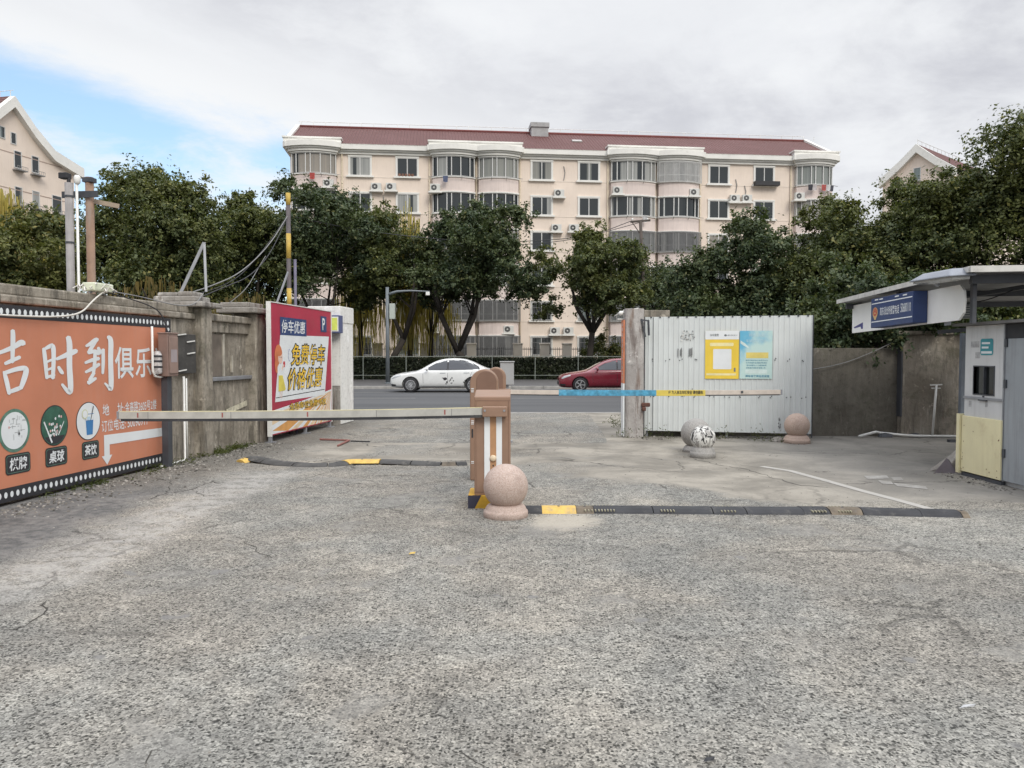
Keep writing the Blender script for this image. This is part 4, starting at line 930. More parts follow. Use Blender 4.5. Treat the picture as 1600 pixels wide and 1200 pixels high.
b = MB(); b.box(-.025, -.006, -.50, -.33, 1.015, 1.03); b.box(-.012, -.001, -.43, -.40, 1.06, 1.08); b.build('latch', DSTEEL, bo)
for y0_, z0_, w_ in ((-.12, 1.70, .18), (-.22, 1.56, .10), (-.1, .92, .06), (-.45, .94, .05)):
    b = MB(); b.poly(rect(-y0_, -y0_ + w_, z0_, z0_ + .08), .0015, 0, T2_); b.build('glue_mark', surf('faded_glue', (.40, .40, .40), .7, .3, 12), bo)
bs = thing('wall_sticker', 'teal rounded sticker with white bars on the booth wall above the dark window', 'sticker', (6.028, 9.76, 1.60))
T2 = Matrix(((0, 0, -1, 0), (-1, 0, 0, 0), (0, 1, 0, 0), (0, 0, 0, 1)))
b = MB(); b.poly(rrect(-.13, .13, 0, .21, .03), .002, 0, T2); b.build('sheet', surf('teal_print', (.03, .25, .29), .5), bs)
b = MB(); b.poly(rect(-.10, .07, .14, .165), .004, 0, T2); b.poly(rect(-.10, .04, .085, .11), .004, 0, T2); b.poly(rect(-.11, .11, .02, .05), .004, 0, T2); b.build('white_bar', PRINTW, bs)

ca = thing('canopy', 'grey sheet canopy roof over the booth with a worn white fascia board along its side', 'canopy', (0, 0, 0))
b = MB()
b.add([(5.55, 9.35, 2.66), (9.6, 9.35, 2.72), (9.6, 13.75, 2.60), (5.82, 13.75, 2.57), (5.55, 9.35, 2.615), (9.6, 9.35, 2.675), (9.6, 13.75, 2.555), (5.82, 13.75, 2.525)], [(0, 1, 2, 3), (7, 6, 5, 4), (4, 5, 1, 0), (5, 6, 2, 1), (6, 7, 3, 2), (7, 4, 0, 3)])
b.build('roof', surf('canopy_sheet', (.33, .335, .34), .6, .1, 2, dirt=.3), ca)
b = MB(); b.bar((5.535, 9.32, 2.64), (9.6, 9.32, 2.70), .02, .075); b.bar((5.535, 9.34, 2.64), (5.80, 13.75, 2.55), .02, .07); b.build('edge_trim', surf('trim_white', (.56, .55, .52), .6, .1, 6, dirt=.4), ca)
b = MB(); b.bar((5.72, 9.62, 2.545), (9.5, 9.62, 2.605), .07, .11); b.bar((5.8, 11.6, 2.51), (9.5, 11.6, 2.56), .06, .09); b.bar((5.9, 13.6, 2.46), (9.5, 13.6, 2.51), .06, .09); b.bar((6.9, 9.66, 2.53), (6.95, 13.55, 2.47), .05, .06); b.build('beam', DSTEEL, ca)
F0, F1 = Vector((6.02, 13.62, 0)), Vector((5.74, 9.78, 0)); fd = (F1 - F0).normalized(); fL = (F1 - F0).length; fn = Vector((fd.y, -fd.x, 0))
if fn.x > 0: fn = -fn
FM = Matrix(((fd.x, 0, fn.x, F0.x), (fd.y, 0, fn.y, F0.y), (0, 1, 0, 0), (0, 0, 0, 1)))
b = MB(); b.prism([(0, 1.99), (fL - .14, 2.05), (fL - .02, 2.14), (fL, 2.3), (fL - .02, 2.42), (fL - .12, 2.505), (0, 2.475)], -.03, 0, 0, FM); b.build('fascia', surf('fascia_white', (.86, .86, .84), .55, .05, 1.5, dirt=.12, dirtcol=(.42, .36, .30)), ca)
b = MB(); b.poly([(.08, 2.09), (.50, 2.16), (.50, 2.05), (.42, 2.05), (.40, 2.09), (.12, 2.07)], .002, 0, FM); b.build('blue_patch', surf('violet_print', (.07, .07, .22), .6, .2), ca)
for q in ((9.3, 9.62), (9.3, 13.55)):
    b = MB(); b.box(q[0] - .04, q[0] + .04, q[1] - .04, q[1] + .04, 0, 2.5); b.build('post', STEEL, ca)
for q in (9.72, 13.5):
    b = MB(); xx = 5.745 + (q - 9.72) * .072; b.box(xx + .05, xx + .10, q - .03, q + .03, 2.0, 2.52); b.build('hanger', DSTEEL, ca)
b = MB(); b.bar((5.86, 10.35, 2.0), (5.84, 10.35, 2.5), .06, .06); b.bar((8.2, 10.18, 2.02), (8.2, 10.18, 2.62), .06, .06); b.build('short_post', STEEL, ca)
def onf(u, v):
    F2 = F0 + fn * .2; d_ = ray(u, v); t = (F2 - Vector((0, 0, H))).dot(fn) / d_.dot(fn); q = Vector((0, 0, H)) + d_ * t; return (q - F0).dot(fd), q.z
(a0, _), (a1, _) = onf(1361, 480), onf(1424, 480)
a1 = a1 + .05
ps = thing('police_sign', 'navy blue police hotline sign with a round emblem on the white canopy fascia', 'sign', (0, 0, 0))
b = MB(); b.prism([(a0, 2.03), (a1, 2.055), (a1, 2.50), (a0, 2.49)], .004, .20, 0, FM); b.build('box', surf('police_blue', (.022, .045, .14), .45, .08), ps, bevel=.006)
b = MB(); b.poly([(a0 + .03, 2.115), (a1 - .02, 2.135), (a1 - .02, 2.15), (a0 + .03, 2.13)], .202, 0, FM); b.poly([(a0 + .03, 2.40), (a1 - .02, 2.415), (a1 - .02, 2.43), (a0 + .03, 2.415)], .202, 0, FM)
W_ = a1 - a0
b.text('高东派出所报警电话', a0 + W_ * .47, 2.275, W_ * .46, .13, .202, 0, FM, offset=.008); b.text('50680110', a0 + W_ * .845, 2.285, W_ * .22, .13, .202, 0, FM, offset=.006)
for k in (.1, .22, .6, .78): b.poly([(a0 + W_ * k, 2.455), (a0 + W_ * (k + .09), 2.457), (a0 + W_ * (k + .09), 2.475), (a0 + W_ * k, 2.473)], .202, 0, FM)
b.build('lettering', PRINTW, ps)
b = MB(); ec = a0 + W_ * .115
b.poly(ell(ec, 2.265, .10, .085, 24), .202, 0, FM); b.poly([(ec - .06, 2.20), (ec + .06, 2.20), (ec + .03, 2.155), (ec - .03, 2.155)], .2025, 0, FM); b.poly(ell(ec, 2.275, .075, .062, 24), .2035, 1, FM)
for k in range(5): b.poly(ell(ec + .045 * math.cos(R(90 + 35 * (k - 2))), 2.275 + .038 * math.sin(R(90 + 35 * (k - 2))), .010, .009, 5), .205, 0, FM)
b.poly([(ec - .04, 2.245), (ec + .04, 2.245), (ec + .025, 2.265), (ec, 2.28), (ec - .025, 2.265)], .205, 0, FM)
b.build('emblem', [surf('emblem_gold', (.60, .40, .16), .4), surf('emblem_red', (.50, .05, .045), .4)], ps)
fl = thing('street_lamp_head', 'flat grey lamp head clamped on the canopy roof edge above the police sign', 'lamp', (5.47, 9.78, 2.575), R(8))
b = MB(); b.add([(-.22, -.42, -.02), (.16, -.42, .0), (.16, .42, .0), (-.22, .42, -.02), (-.12, -.30, .09), (.12, -.34, .10), (.12, .28, .09), (-.12, .24, .08)], [(3, 2, 1, 0), (4, 5, 6, 7), (0, 1, 5, 4), (1, 2, 6, 5), (2, 3, 7, 6), (3, 0, 4, 7)])
b.build('housing', surf('lamp_grey', (.24, .26, .30), .4, .1), fl, bevel=.03, seg=3)
b = MB(); b.box(-.16, .08, -.36, .36, -.045, -.012); b.build('lens', surf('lamp_lens', (.42, .42, .40), .3), fl)
b = MB(); b.tube([(.05, .3, -.01), (.3, .5, -.04)], .025, 8); b.build('clamp_arm', STEEL, fl)
hl = thing('grille_lamp', 'small caged lamp hanging under the canopy above the booth roof', 'lamp', (6.35, 10.9, 2.22))
b = MB(); b.box(-.12, .12, -.05, .05, -.10, .10); b.build('housing', surf('pale_housing', (.42, .43, .41), .5), hl)
b = MB()
for k in range(6): b.box(-.12, .12, -.056, -.051, -.09 + k * .034, -.078 + k * .034)
b.tube([(0, 0, .1), (.05, .05, .32)], .012, 6); b.build('cage', DSTEEL, hl)
cable('cable', 'thin black cable dangling from the canopy beam to the caged lamp', [(6.9, 10.6, 2.50), (6.6, 10.7, 2.36), (6.4, 10.85, 2.33), (6.35, 10.9, 2.30)], .008)
# rubble at the booth's foot
g = gnd(1492, 738)
b = MB(); b.add([(-.30, -.05, 0), (.22, -.10, 0), (.24, .14, 0), (-.15, .16, 0), (.02, -.06, .10), (.17, -.04, .30), (.20, .10, .31), (.0, .1, .13)], [(3, 2, 1, 0), (4, 5, 6, 7), (0, 1, 5, 4), (1, 2, 6, 5), (2, 3, 7, 6), (3, 0, 4, 7)])
tag(b.build('broken_slab', PILLC, loc=(g.x - .02, g.y + .15, 0), bevel=.015), 'broken concrete chunk leaning at the foot of the booth cream board', 'concrete chunk')
b = MB(); b.add([(-.16, 0, 0), (.14, -.04, 0), (.16, .1, 0), (-.05, .12, 0), (.02, .02, .2), (.08, .06, .17)], [(0, 1, 4), (1, 2, 5, 4), (2, 3, 5), (3, 0, 4, 5), (3, 2, 1, 0)])
tag(b.build('folded_sheet', surf('purple_grey_sheet', (.17, .15, .17), .8, .2), loc=(g.x - .16, g.y - .06, .0)), 'dark purple-grey folded sheet lying against the broken concrete chunk', 'sheet')
for (u, v, s, lb) in ((1374, 681, .13, 'dark lump of rubbish on the white ground pipe at the back wall'), (1430, 682, .10, 'grey stone by the pipe at the back right wall'), (1218, 690, .14, 'pale broken brick lying between the white panel and the peach ball'), (1128, 684, .06, 'small white stone under the white panel behind the splashed ball'), (1420, 681, .12, 'dark rubbish heap where the back wall steps forward')):
    g = gnd(u, v); g.y = min(g.y, 14.95 if u > 1300 else g.y); bm = bmesh.new(); bmesh.ops.create_icosphere(bm, subdivisions=2, radius=s)
    rr = random.Random(int(u))
    for q in bm.verts: q.co = Vector((q.co.x * 1.2, q.co.y * .8, max(q.co.z * .6, -.02))) * rr.uniform(.75, 1.1)
    me = bpy.data.meshes.new('lump'); bm.to_mesh(me); bm.free()
    me.materials.append(DSTEEL if 'dark' in lb else PILLC); o = bpy.data.objects.new('rubbish_lump' if 'dark' in lb else 'loose_stone', me); COL.objects.link(o); o.location = g + Vector((0, 0, .01)); tag(o, lb, 'rubbish' if 'dark' in lb else 'stone')
cable('cable', 'thin pale cable strung slantwise across the dark back wall', [Vector((5.75, 15.05, 1.30)), Vector((6.5, 15.1, 1.42)), Vector((7.2, 15.05, 1.72)), Vector((7.6, 15.0, 1.95))], .009, GCABLE)
# ---------------------------------------------------------------- the apartment block across the road
PEACH = surf('peach_render', (.78, .67, .575), .85, .04, .6, .15, 30, dirt=.25, dirtcol=(.60, .50, .42), streak=.30)
PINKR = surf('pink_render', (.71, .61, .565), .85, .05, .8, .1, 30, dirt=.2, dirtcol=(.50, .43, .39), streak=.35)
CORN = surf('white_cornice', (.76, .75, .71), .8, .05, 1, dirt=.25, dirtcol=(.42, .40, .36))
WFRAME = surf('white_window_frame', (.60, .60, .585), .5, .05, 4)
CREAMP = surf('cream_pipe', (.58, .50, .38), .6, .08)
GRILLE = surf('window_grille', (.22, .22, .22), .5, .1); GRILLW = surf('white_grille', (.55, .55, .54), .5, .1)
def mat_pane():
    m, t, p = newmat('window_pane'); c = t.coord(); oi = t.node('ShaderNodeObjectInfo'); r = E(t, oi.outputs['Random'])
    x, y, z = t.sep(c)
    fold = t.noise(t.comb(x + r * 37.0, 0.0, z * .02), 9, 2); part = t.noise(t.comb(x * 1.0 + r * 91.0, r * 10.0, 0.0), .9, 1)
    r2 = t.math('FRACT', r * 17.3)
    cur = t.mix(fold, (.14, .15, .15), t.mix(t.sstep(r2, .3, .5), (.46, .46, .43), t.mix(t.sstep(r2, .6, .8), (.22, .30, .29), (.40, .34, .27))))
    col = t.mix(t.sstep(part + (r - .5) * .5, .54, .58), (.018, .024, .026), cur)
    t.put(p.inputs['Base Color'], col); p.inputs['Roughness'].default_value = .06; p.inputs['Specular IOR Level'].default_value = .7
    return m
PANE = mat_pane()
def mat_tiles():
    m, t, p = newmat('red_roof_tiles'); c = t.coord(); x, y, z = t.sep(c)
    wv = t.math('SINE', x * 24.0); rows = t.math('FRACT', z * 3.2)
    base = t.mix(t.noise(t.scale(c, (3, 3, 3)), 2, 6, .7), (.080, .025, .022), (.135, .047, .040))
    base = t.mix(t.sstep(t.noise(c, .5, 5, .6), .45, .65) * .5, base, (.14, .055, .052))
    base = t.mix(t.sstep(t.noise(c, 2.4, 6, .75), .60, .70) * .5, base, (.10, .05, .045))
    t.put(p.inputs['Base Color'], base); p.inputs['Roughness'].default_value = .7
    t.put(p.inputs['Normal'], t.bump(wv * .6 + rows * .5, 1.0, .05))
    return m
TILES = mat_tiles()

BXL, BYL = -17.15, 60.0; BA = math.atan2(4.6, 45.3); BD = (math.cos(BA), math.sin(BA)); BLEN = 43.9
ap = thing('apartment_block', 'long peach six storey apartment block with bowed bays and red tiled roof across the road', 'building', (BXL, BYL, 0), BA)
def bs_(u):
    k = (u - 800) / F; return (BYL * k - BXL) / (BD[0] - k * BD[1])
def bz(u, v):
    s = bs_(u); return at(u, v, BYL + s * BD[1]).z
FH = 2.8; LV = [.7 + FH * k for k in range(6)]; EAVE = 17.22
bows = [(bs_(459), bs_(529)), (bs_(677), bs_(742)), (bs_(748), bs_(809)), (bs_(952), bs_(1020)), (bs_(1025), bs_(1087)), (bs_(1237), bs_(1296))]
bows[0] = (0.15, bows[0][1]); bows[5] = (bows[5][0], BLEN - .1)
flats = [bs_(u) for u in (565, 638, 846, 919, 1120, 1190)]
def bow(s0, s1, off, n=9):
    d = .42 + off; pts = [(s0 - off, 0), (s0 - off, -d)]
    for k in range(n + 1):
        t = k / n; pts.append((s0 - off * .7 + (s1 - s0 + 1.4 * off) * t, -d - .52 * math.sin(math.pi * t) ** .8))
    pts += [(s1 + off, -d), (s1 + off, 0)]
    return pts
b = MB(); b.box(0, BLEN, 0, 10.5, 0, EAVE); b.build('wall', PEACH, ap)
for (s0, s1) in bows:
    pl = bow(s0, s1, 0)
    for k in range(7):
        b = MB()
        z0 = 0 if k == 0 else LV[k - 1] + 2.42; z1 = LV[k] + .78 if k < 6 else EAVE
        b.prism(pl, z0, z1); b.build('bay', PINKR, ap)
    b = MB()
    for k in range(6): b.prism(bow(s0, s1, .07), LV[k] + .76, LV[k] + .84); b.prism(bow(s0, s1, .06), LV[k] + 2.40, LV[k] + 2.50)
    b.build('bay_band', CORN, ap)
# flat windows: one built, the rest copies
fw = None
def flat_window():
    b = MB()
    for x0, x1, z0, z1, y in ((-.91, -.80, -.02, 1.52, .08), (.80, .91, -.02, 1.52, .08), (-.93, .93, 1.45, 1.58, .10), (-1.05, 1.05, -.13, 0.0, .20)): b.box(x0, x1, -y, 0, z0, z1)
    o = b.build('window', CORN, ap)
    b = MB()
    for x0, x1, z0, z1 in ((-.80, -.74, 0, 1.45), (.74, .80, 0, 1.45), (-.74, .74, 1.39, 1.45), (-.74, .74, 0, .06), (-.035, .035, .06, 1.39)): b.box(x0, x1, -.075, 0, z0, z1)
    b.build('sash', WFRAME, o)
    b = MB(); b.add([(-.74, -.03, .06), (.74, -.03, .06), (.74, -.03, 1.39), (-.74, -.03, 1.39)], [(0, 1, 2, 3)]); b.build('pane', PANE, o)
    return o
fw = flat_window(); first = True
for s in flats:
    for k in range(6):
        if first: o = fw; first = False
        else:
            o = fw.copy(); COL.objects.link(o); o.parent = ap
            for ch in fw.children: c = ch.copy(); COL.objects.link(c); c.parent = o
        o.location = (s, 0, LV[k] + .90)
gm = MB()
for k in range(15): gm.box(-.82 + k * .1155, -.80 + k * .1155, -.24, -.22, -.02, 1.5)
for z in (0, .5, 1.0, 1.48): gm.box(-.84, .84, -.245, -.215, z, z + .025)
for i, s in enumerate(flats):
    for k in (0, 1):
        o = [w for w in ap.children if w.name.startswith('window') and abs(w.location.x - s) < .01 and abs(w.location.z - LV[k] - .9) < .01][0]
        g = gm.build('grille', GRILLE, o)
# bay windows
for bi, (s0, s1) in enumerate(bows):
    gl = bow(s0, s1, -.10); po = bow(s0, s1, -.04)
    fb = MB(); vs = []; z0, z1 = .84, 2.40
    for i in (1, 3, 5, 7, 9, 10): 
        pass
    idx = [1, 3, 5, 6, 8, 10, 12] if len(po) > 13 else list(range(1, len(po) - 1, 2))
    for i in idx: p = po[i]; fb.bar((p[0], p[1], z0), (p[0], p[1], z1), .07, .07)
    for i in range(1, len(po) - 2):
        for z in (z0 + .03, z1 - .03): fb.bar((*po[i], z), (*po[i + 1], z), .06, .06)
    for i in (0, len(po) - 2):
        fb.bar((*po[i], z0 + .7), (*po[i + 1], z0 + .7), .05, 1.42)
    pb_ = MB()
    for i in range(1, len(gl) - 2): pb_.add([(*gl[i], z0), (*gl[i + 1], z0), (*gl[i + 1], z1), (*gl[i], z1)], [(0, 1, 2, 3)])
    gb_ = MB(); og = bow(s0, s1, .16, 14)
    for i in range(1, len(og) - 2):
        for t in (0, .33, .66):
            x = og[i][0] + (og[i + 1][0] - og[i][0]) * t; y = og[i][1] + (og[i + 1][1] - og[i][1]) * t; gb_.box(x - .018, x + .018, y - .018, y + .018, z0 - .05, z1 + .05)
        for z in (z0 - .04, z0 + .5, z1): gb_.bar((*og[i], z), (*og[i + 1], z), .03, .03)
    f0 = p0 = g0 = None
    for k in range(6):
        if f0 is None: f0 = fo = fb.build('window', WFRAME, ap); p0 = pb_.build('pane', PANE, f0)
        else:
            fo = f0.copy(); COL.objects.link(fo); fo.parent = ap; pc = p0.copy(); COL.objects.link(pc); pc.parent = fo
        fo.location = (0, 0, LV[k])
        if k in (0, 1) or (bi, k) in ((4, 5), (3, 3), (4, 3), (1, 2)):
            if g0 is None: g0 = g = gb_.build('grille', GRILLE, fo)
            else: g = g0.copy(); COL.objects.link(g); g.parent = fo
            if (bi, k) == (4, 5): g.data = g.data.copy(); g.data.materials[0] = GRILLW
# laundry rails below the top bays
for bi, k in ((1, 5), (2, 5), (3, 5), (5, 5), (3, 4), (4, 4), (0, 5)):
    s0, s1 = bows[bi]; b = MB(); o_ = bow(s0, s1, .3, 6)
    for i in range(1, len(o_) - 2): b.bar((*o_[i], LV[k] + .78), (*o_[i + 1], LV[k] + .78), .035, .035)
    for i in (2, 4, 6): b.bar((*o_[i], LV[k] + .78), (o_[i][0], o_[i][1] + .3, LV[k] + .62), .03, .03)
    b.build('drying_rail', GRILLE, ap)
b = MB(); 
for u in (537, 672, 812, 948, 1091, 1231): s = bs_(u); b.tube([(s, -.09, .3), (s, -.09, EAVE)], .065, 8)
b.tube([(bs_(744.5), -.09, .3), (bs_(744.5), -.09, EAVE)], .06, 8); b.tube([(bs_(1022), -.09, .3), (bs_(1022), -.09, EAVE)], .06, 8)
b.build('downpipe', CREAMP, ap, smooth=True)
b = MB()
gaps = [(bows[0][1], bows[1][0]), (bows[2][1], bows[3][0]), (bows[4][1], bows[5][0])]
for a, c in gaps:
    for k in range(1, 6): b.box(a + .1, c - .1, -.025, 0, LV[k] - .06 + .85, LV[k] + .80)
b.build('string_course', CORN, ap)
# cornice: two bands that swing out with the bays, raised parapets over them
def outline(off):
    pts = [(-off, 10.8), (-off, -off)]
    for i, (s0, s1) in enumerate(bows):
        q = bow(s0, s1, off * .85, 12)[1:-1]
        q = [(max(-off, min(BLEN + off, x)), y) for x, y in q]
        if i in (1, 3): q = q
        pts += ([(q[0][0], -off)] if i not in (2, 4) and i != 0 else []) + q + ([(q[-1][0], -off)] if i not in (1, 3) and i != 5 else [])
    pts += [(BLEN + off, -off), (BLEN + off, 10.8)]
    return pts
b = MB(); b.prism(outline(.18), EAVE, EAVE + .20); b.prism(outline(.32), EAVE + .20, EAVE + .32); b.prism(outline(.48), EAVE + .32, EAVE + .72); b.build('cornice', CORN, ap)
for a, c in ((-.42, bows[0][1] + .4), (bows[1][0] - .3, bows[2][1] + .3), (bows[3][0] - .3, bows[4][1] + .3), (bows[5][0] - .3, BLEN + .36)):
    b = MB(); b.box(a, c, -.60, 1.0, EAVE + .72, EAVE + 1.02); b.box(a - .06, c + .06, -.68, 1.05, EAVE + 1.02, EAVE + 1.14); b.build('parapet', CORN, ap)
ZR = 20.75
b = MB(); b.add([(-.1, -.5, EAVE + .70), (BLEN + .1, -.5, EAVE + .70), (BLEN + .1, 5.2, ZR), (-.1, 5.2, ZR), (-.1, 10.9, EAVE + .70), (BLEN + .1, 10.9, EAVE + .70)], [(0, 1, 2, 3), (3, 2, 5, 4), (0, 3, 4), (1, 5, 2)]); roof = b.build('roof', TILES, ap)
for x0, x1 in ((-.40, -.10), (BLEN + .10, BLEN + .40)):
  b = MB()
  for y0, y1 in ((-.5, 5.2), (10.9, 5.2)): b.bar(((x0 + x1) / 2, y0, EAVE + .78), ((x0 + x1) / 2, y1, ZR + .06), .30, .22)
  b.build('verge', CORN, roof)
b = MB(); b.tube([(-.1, 5.2, ZR + .02), (BLEN + .1, 5.2, ZR + .02)], .13, 8); b.build('ridge', surf('ridge_tile', (.17, .05, .045), .8), roof, smooth=True)
b = MB()
for k in range(46): b.box(k * 1.0 - .02, k * 1.0 + .02, 5.18, 5.22, ZR + .1, ZR + .42)
b.tube([(-.2, 5.2, ZR + .42), (BLEN + .2, 5.2, ZR + .42)], .022, 5); b.build('lightning_wire', WHITEP, roof)
s = bs_(854); b = MB(); b.box(s - .72, s + .72, 4.1, 5.4, ZR - .75, ZR + .55); b.box(s - .80, s + .80, 4.0, 5.5, ZR + .25, ZR + .62); b.build('chimney', surf('roof_tank_grey', (.36, .36, .36), .7, .12, 2, dirt=.4), roof)
s = bs_(909); b = MB(); b.bar((s, 2.2, 19.32), (s, 2.75, 19.58), .8, .12); b.build('skylight', surf('skylight', (.42, .40, .38), .5), roof)
# washing and a planter on the top floor rails
for bi, k, t_, col_ in ((5, 5, .25, (.05, .05, .06)), (5, 5, .36, (.45, .42, .42)), (5, 5, .62, (.40, .10, .09)), (5, 5, .74, (.55, .55, .55)), (5, 5, .86, (.08, .08, .1)), (0, 5, .5, (.42, .08, .07)), (3, 4, .7, (.5, .5, .5)), (1, 5, .3, (.10, .12, .2))):
    s0, s1 = bows[bi]; s_ = s0 + (s1 - s0) * t_; y_ = -1.27 if .2 < t_ < .8 else -1.05
    b = MB(); b.add([(s_ - .2, y_, LV[k] + .76), (s_ + .2, y_ - .02, LV[k] + .76), (s_ + .17, y_ + .03, LV[k] + .30), (s_, y_ - .05, LV[k] + .26), (s_ - .17, y_ + .03, LV[k] + .32)], [(0, 4, 3, 2, 1)]); b.build('laundry', surf('cloth', col_, .9, .2), ap)
s_ = flats[5]; b = MB(); b.box(s_ - .95, s_ + 1.15, -.55, -.12, LV[5] + .78, LV[5] + 1.12); b.build('planter', BLACK, ap)
s_ = flats[1]; b = MB()
for k in range(5): b.lathe([(.09, 0), (.11, .16), (.10, .18)], 10, 0, Matrix.Translation((s_ - .6 + k * .25, -.14, LV[5] + .905)))
b.build('flower_pot', surf('pot_clay', (.25, .13, .09), .8, .3), ap)
# concrete shelves for the outdoor units
ACS = [(590, 293, 'upper left of the pair between the first two top-floor windows'), (613, 293, 'upper right of the pair between the first two top-floor windows'),
       (681, 297, 'beside the second bay, just below the top floor'), (518, 290, 'right of the leftmost bay under its top-floor window'),
       (872, 303, 'left of the centre pair below the top-floor windows'), (960, 301, 'at the left foot of the third top-floor bay pair'),
       (1077, 304, 'at the right foot of the barred top-floor bay'), (1143, 311, 'left of the right-hand pair below the top floor'), (1162, 311, 'right of the right-hand pair below the top floor'),
       (1238, 310, 'big black-fanned unit beside the rightmost bay'), (868, 357, 'left of the lower centre pair, two floors below the roof'), (895, 357, 'right of the lower centre pair, two floors below the roof'),
       (793, 515, 'above the ground floor at the bay behind the white car'), (866, 517, 'left of the ground floor pair near the small street tree'), (887, 517, 'right of the ground floor pair near the small street tree'), (678, 513, 'behind the willow strands above the ground floor')]
ACW = surf('ac_white', (.60, .60, .57), .5, .05, 4, dirt=.2); ACK = surf('ac_fan_dark', (.05, .05, .052), .5, .1)
BM = Matrix.Translation((BXL, BYL, 0)) @ Matrix.Rotation(BA, 4, 'Z')
ac0 = None; lb_ = MB()
for (u, v, txt) in ACS:
    s = bs_(u); z = bz(u, v) - .28; inb = any(a - .05 < s < c + .05 for a, c in bows); y = -.95 if inb else -.05
    if inb: y = -.62
    loc = BM @ Vector((s, y - .36, z))
    if ac0 is None:
        ac0 = r = thing('air_conditioner', '', 'air conditioner', loc, BA, 'outdoor units on the apartment facade')
        b = MB(); b.box(-.40, .40, -.0, .30, 0, .56); b.build('casing', ACW, r, bevel=.02)
        b = MB(); b.poly(ell(-.10, .28, .22, .22, 24), 0, 0, FP(-.006)); b.build('fan', ACK, r)
        b = MB(); b.poly(ell(-.10, .28, .065, .065, 14), 0, 0, FP(-.012)); 
        for k in range(6): a = R(k * 60); b.bar((-.10, -.010, .28), (-.10 + .22 * math.cos(a), -.010, .28 + .22 * math.sin(a)), .012, .006)
        b.build('guard', ACW, r)
    else: r = dup(ac0, loc, BA)
    r['label'] = 'white air conditioner outdoor unit ' + txt
    lb_ = MB(); lb_.box(s - .52, s + .52, y - .42, max(y, -.6) + .35 if not inb else y + .2, z - .12, z - .004); lb_.build('unit_shelf', CORN, ap)
b = MB()
for u, v in ((880, 270), (1004, 268), (600, 315), (1160, 300), (1146, 290)): s = bs_(u); z = bz(u, v); b = MB(); b.tube([(s, -.05, z + .5), (s + .1, -.08, z), (s, -.06, z - .6)], .03, 6); b.build('hose', GCABLE, ap)

def gable_house(label, loc, rz, W, D, eave, ridge, prof, wins, oh=.7):
    h = thing('apartment_house', label, 'building', loc, rz)
    base = [(0, 0), (W, 0), (W, prof[-1][1] - .7)] + [(x, z - .7) for x, z in reversed(prof[:-1])] + [(W - x, z - .7) for x, z in prof[1:-1]] + [(0, prof[-1][1] - .7)]
    b = MB(); b.prism(base, -D, 0, 0, FX); b.build('wall', PEACH, h)
    full = [(W / 2 - (prof[-1][0] - W / 2) - oh, prof[-1][1] - .12)] + [(W - x, z) for x, z in reversed(prof[1:-1])] + prof[:-1] + [(prof[-1][0] + oh, prof[-1][1] - .12)]
    b = MB()
    lo = [(x, z - .85) for x, z in full]
    b.prism(full[::-1] + lo, -.12, .45, 0, FX); b.build('gable_cornice', CORN, h)
    b = MB(); n = len(full)
    b.add([(x, .12, z + .03) for x, z in full] + [(x, D, z + .03) for x, z in full], [(i, i + 1, n + i + 1, n + i) for i in range(n - 1)]); rf = b.build('roof', TILES, h)
    b = MB(); b.tube([(W / 2, -.3, prof[0][1] + .45), (W / 2, D, prof[0][1] + .45)], .025, 5)
    for k in range(int(D)): b.box(W / 2 - .02, W / 2 + .02, k - .02, k + .02, prof[0][1], prof[0][1] + .45)
    b.build('lightning_wire', WHITEP, rf)
    for (s, z, w, hh) in wins:
        b = MB(); b.box(s - w / 2 - .06, s + w / 2 + .06, -.05, 0, z - .06, z); b.box(s - w / 2 - .06, s - w / 2, -.05, 0, z, z + hh); b.box(s + w / 2, s + w / 2 + .06, -.05, 0, z, z + hh); b.box(s - w / 2 - .06, s + w / 2 + .06, -.05, 0, z + hh, z + hh + .06)
        wo_ = b.build('window', WFRAME, h)
        b = MB(); b.add([(s - w / 2, -.015, z), (s + w / 2, -.015, z), (s + w / 2, -.015, z + hh), (s - w / 2, -.015, z + hh)], [(0, 1, 2, 3)]); b.build('pane', PANE, wo_)
        if w > .5 and z > 10:
            b = MB(); b.box(s - .5, s + .5, -.5, -.02, z - .28, z - .2)
            for k in range(6): b.box(s - .48 + k * .19, s - .46 + k * .19, -.5, -.48, z - .2, z + .05)
            b.bar((s - .5, -.49, z + .05), (s + .5, -.49, z + .05), .03, .03); b.build('flower_rack', GRILLE, wo_)
    b = MB()
    for k in range(1, 7): b.box(.1, W - .1, -.02, 0, .6 + 2.8 * k, .66 + 2.8 * k)
    b.build('string_course', surf('groove', (.40, .30, .25), .9), h)
    return h
wn = [(s, z, .6, 1.25) for z in (16.4, 13.6, 10.8, 8.0, 5.2) for s in (6.65, 8.3)] + [(5.3, 18.4, .4, .8), (6.3, 18.2, .4, .8), (10.4, 13.6, .9, 1.3), (10.4, 10.8, .9, 1.3)]
gable_house('peach apartment house end with white flared gable, far left beyond the willow', (-40.6, 54.8, 0), R(76.5), 12.3, 26, 17.9, 21.8, [(6.15, 21.8), (8.1, 19.9), (9.95, 18.55), (12.3, 17.9)], wn)
gx = at(1434, 226, 80)
rzr = R(-50); W = 7.0
o_ = Vector((gx.x, gx.y, 0)) - Vector((math.cos(rzr), math.sin(rzr), 0)) * W / 2
gable_house('peach apartment house gable peeping above the big dark tree on the right', o_, rzr, W, 26, 18, gx.z, [(3.5, gx.z), (5.2, gx.z - 1.5), (7.0, gx.z - 2.9)], [(3.5, gx.z - 3.6, .6, 1.2)], oh=.25)

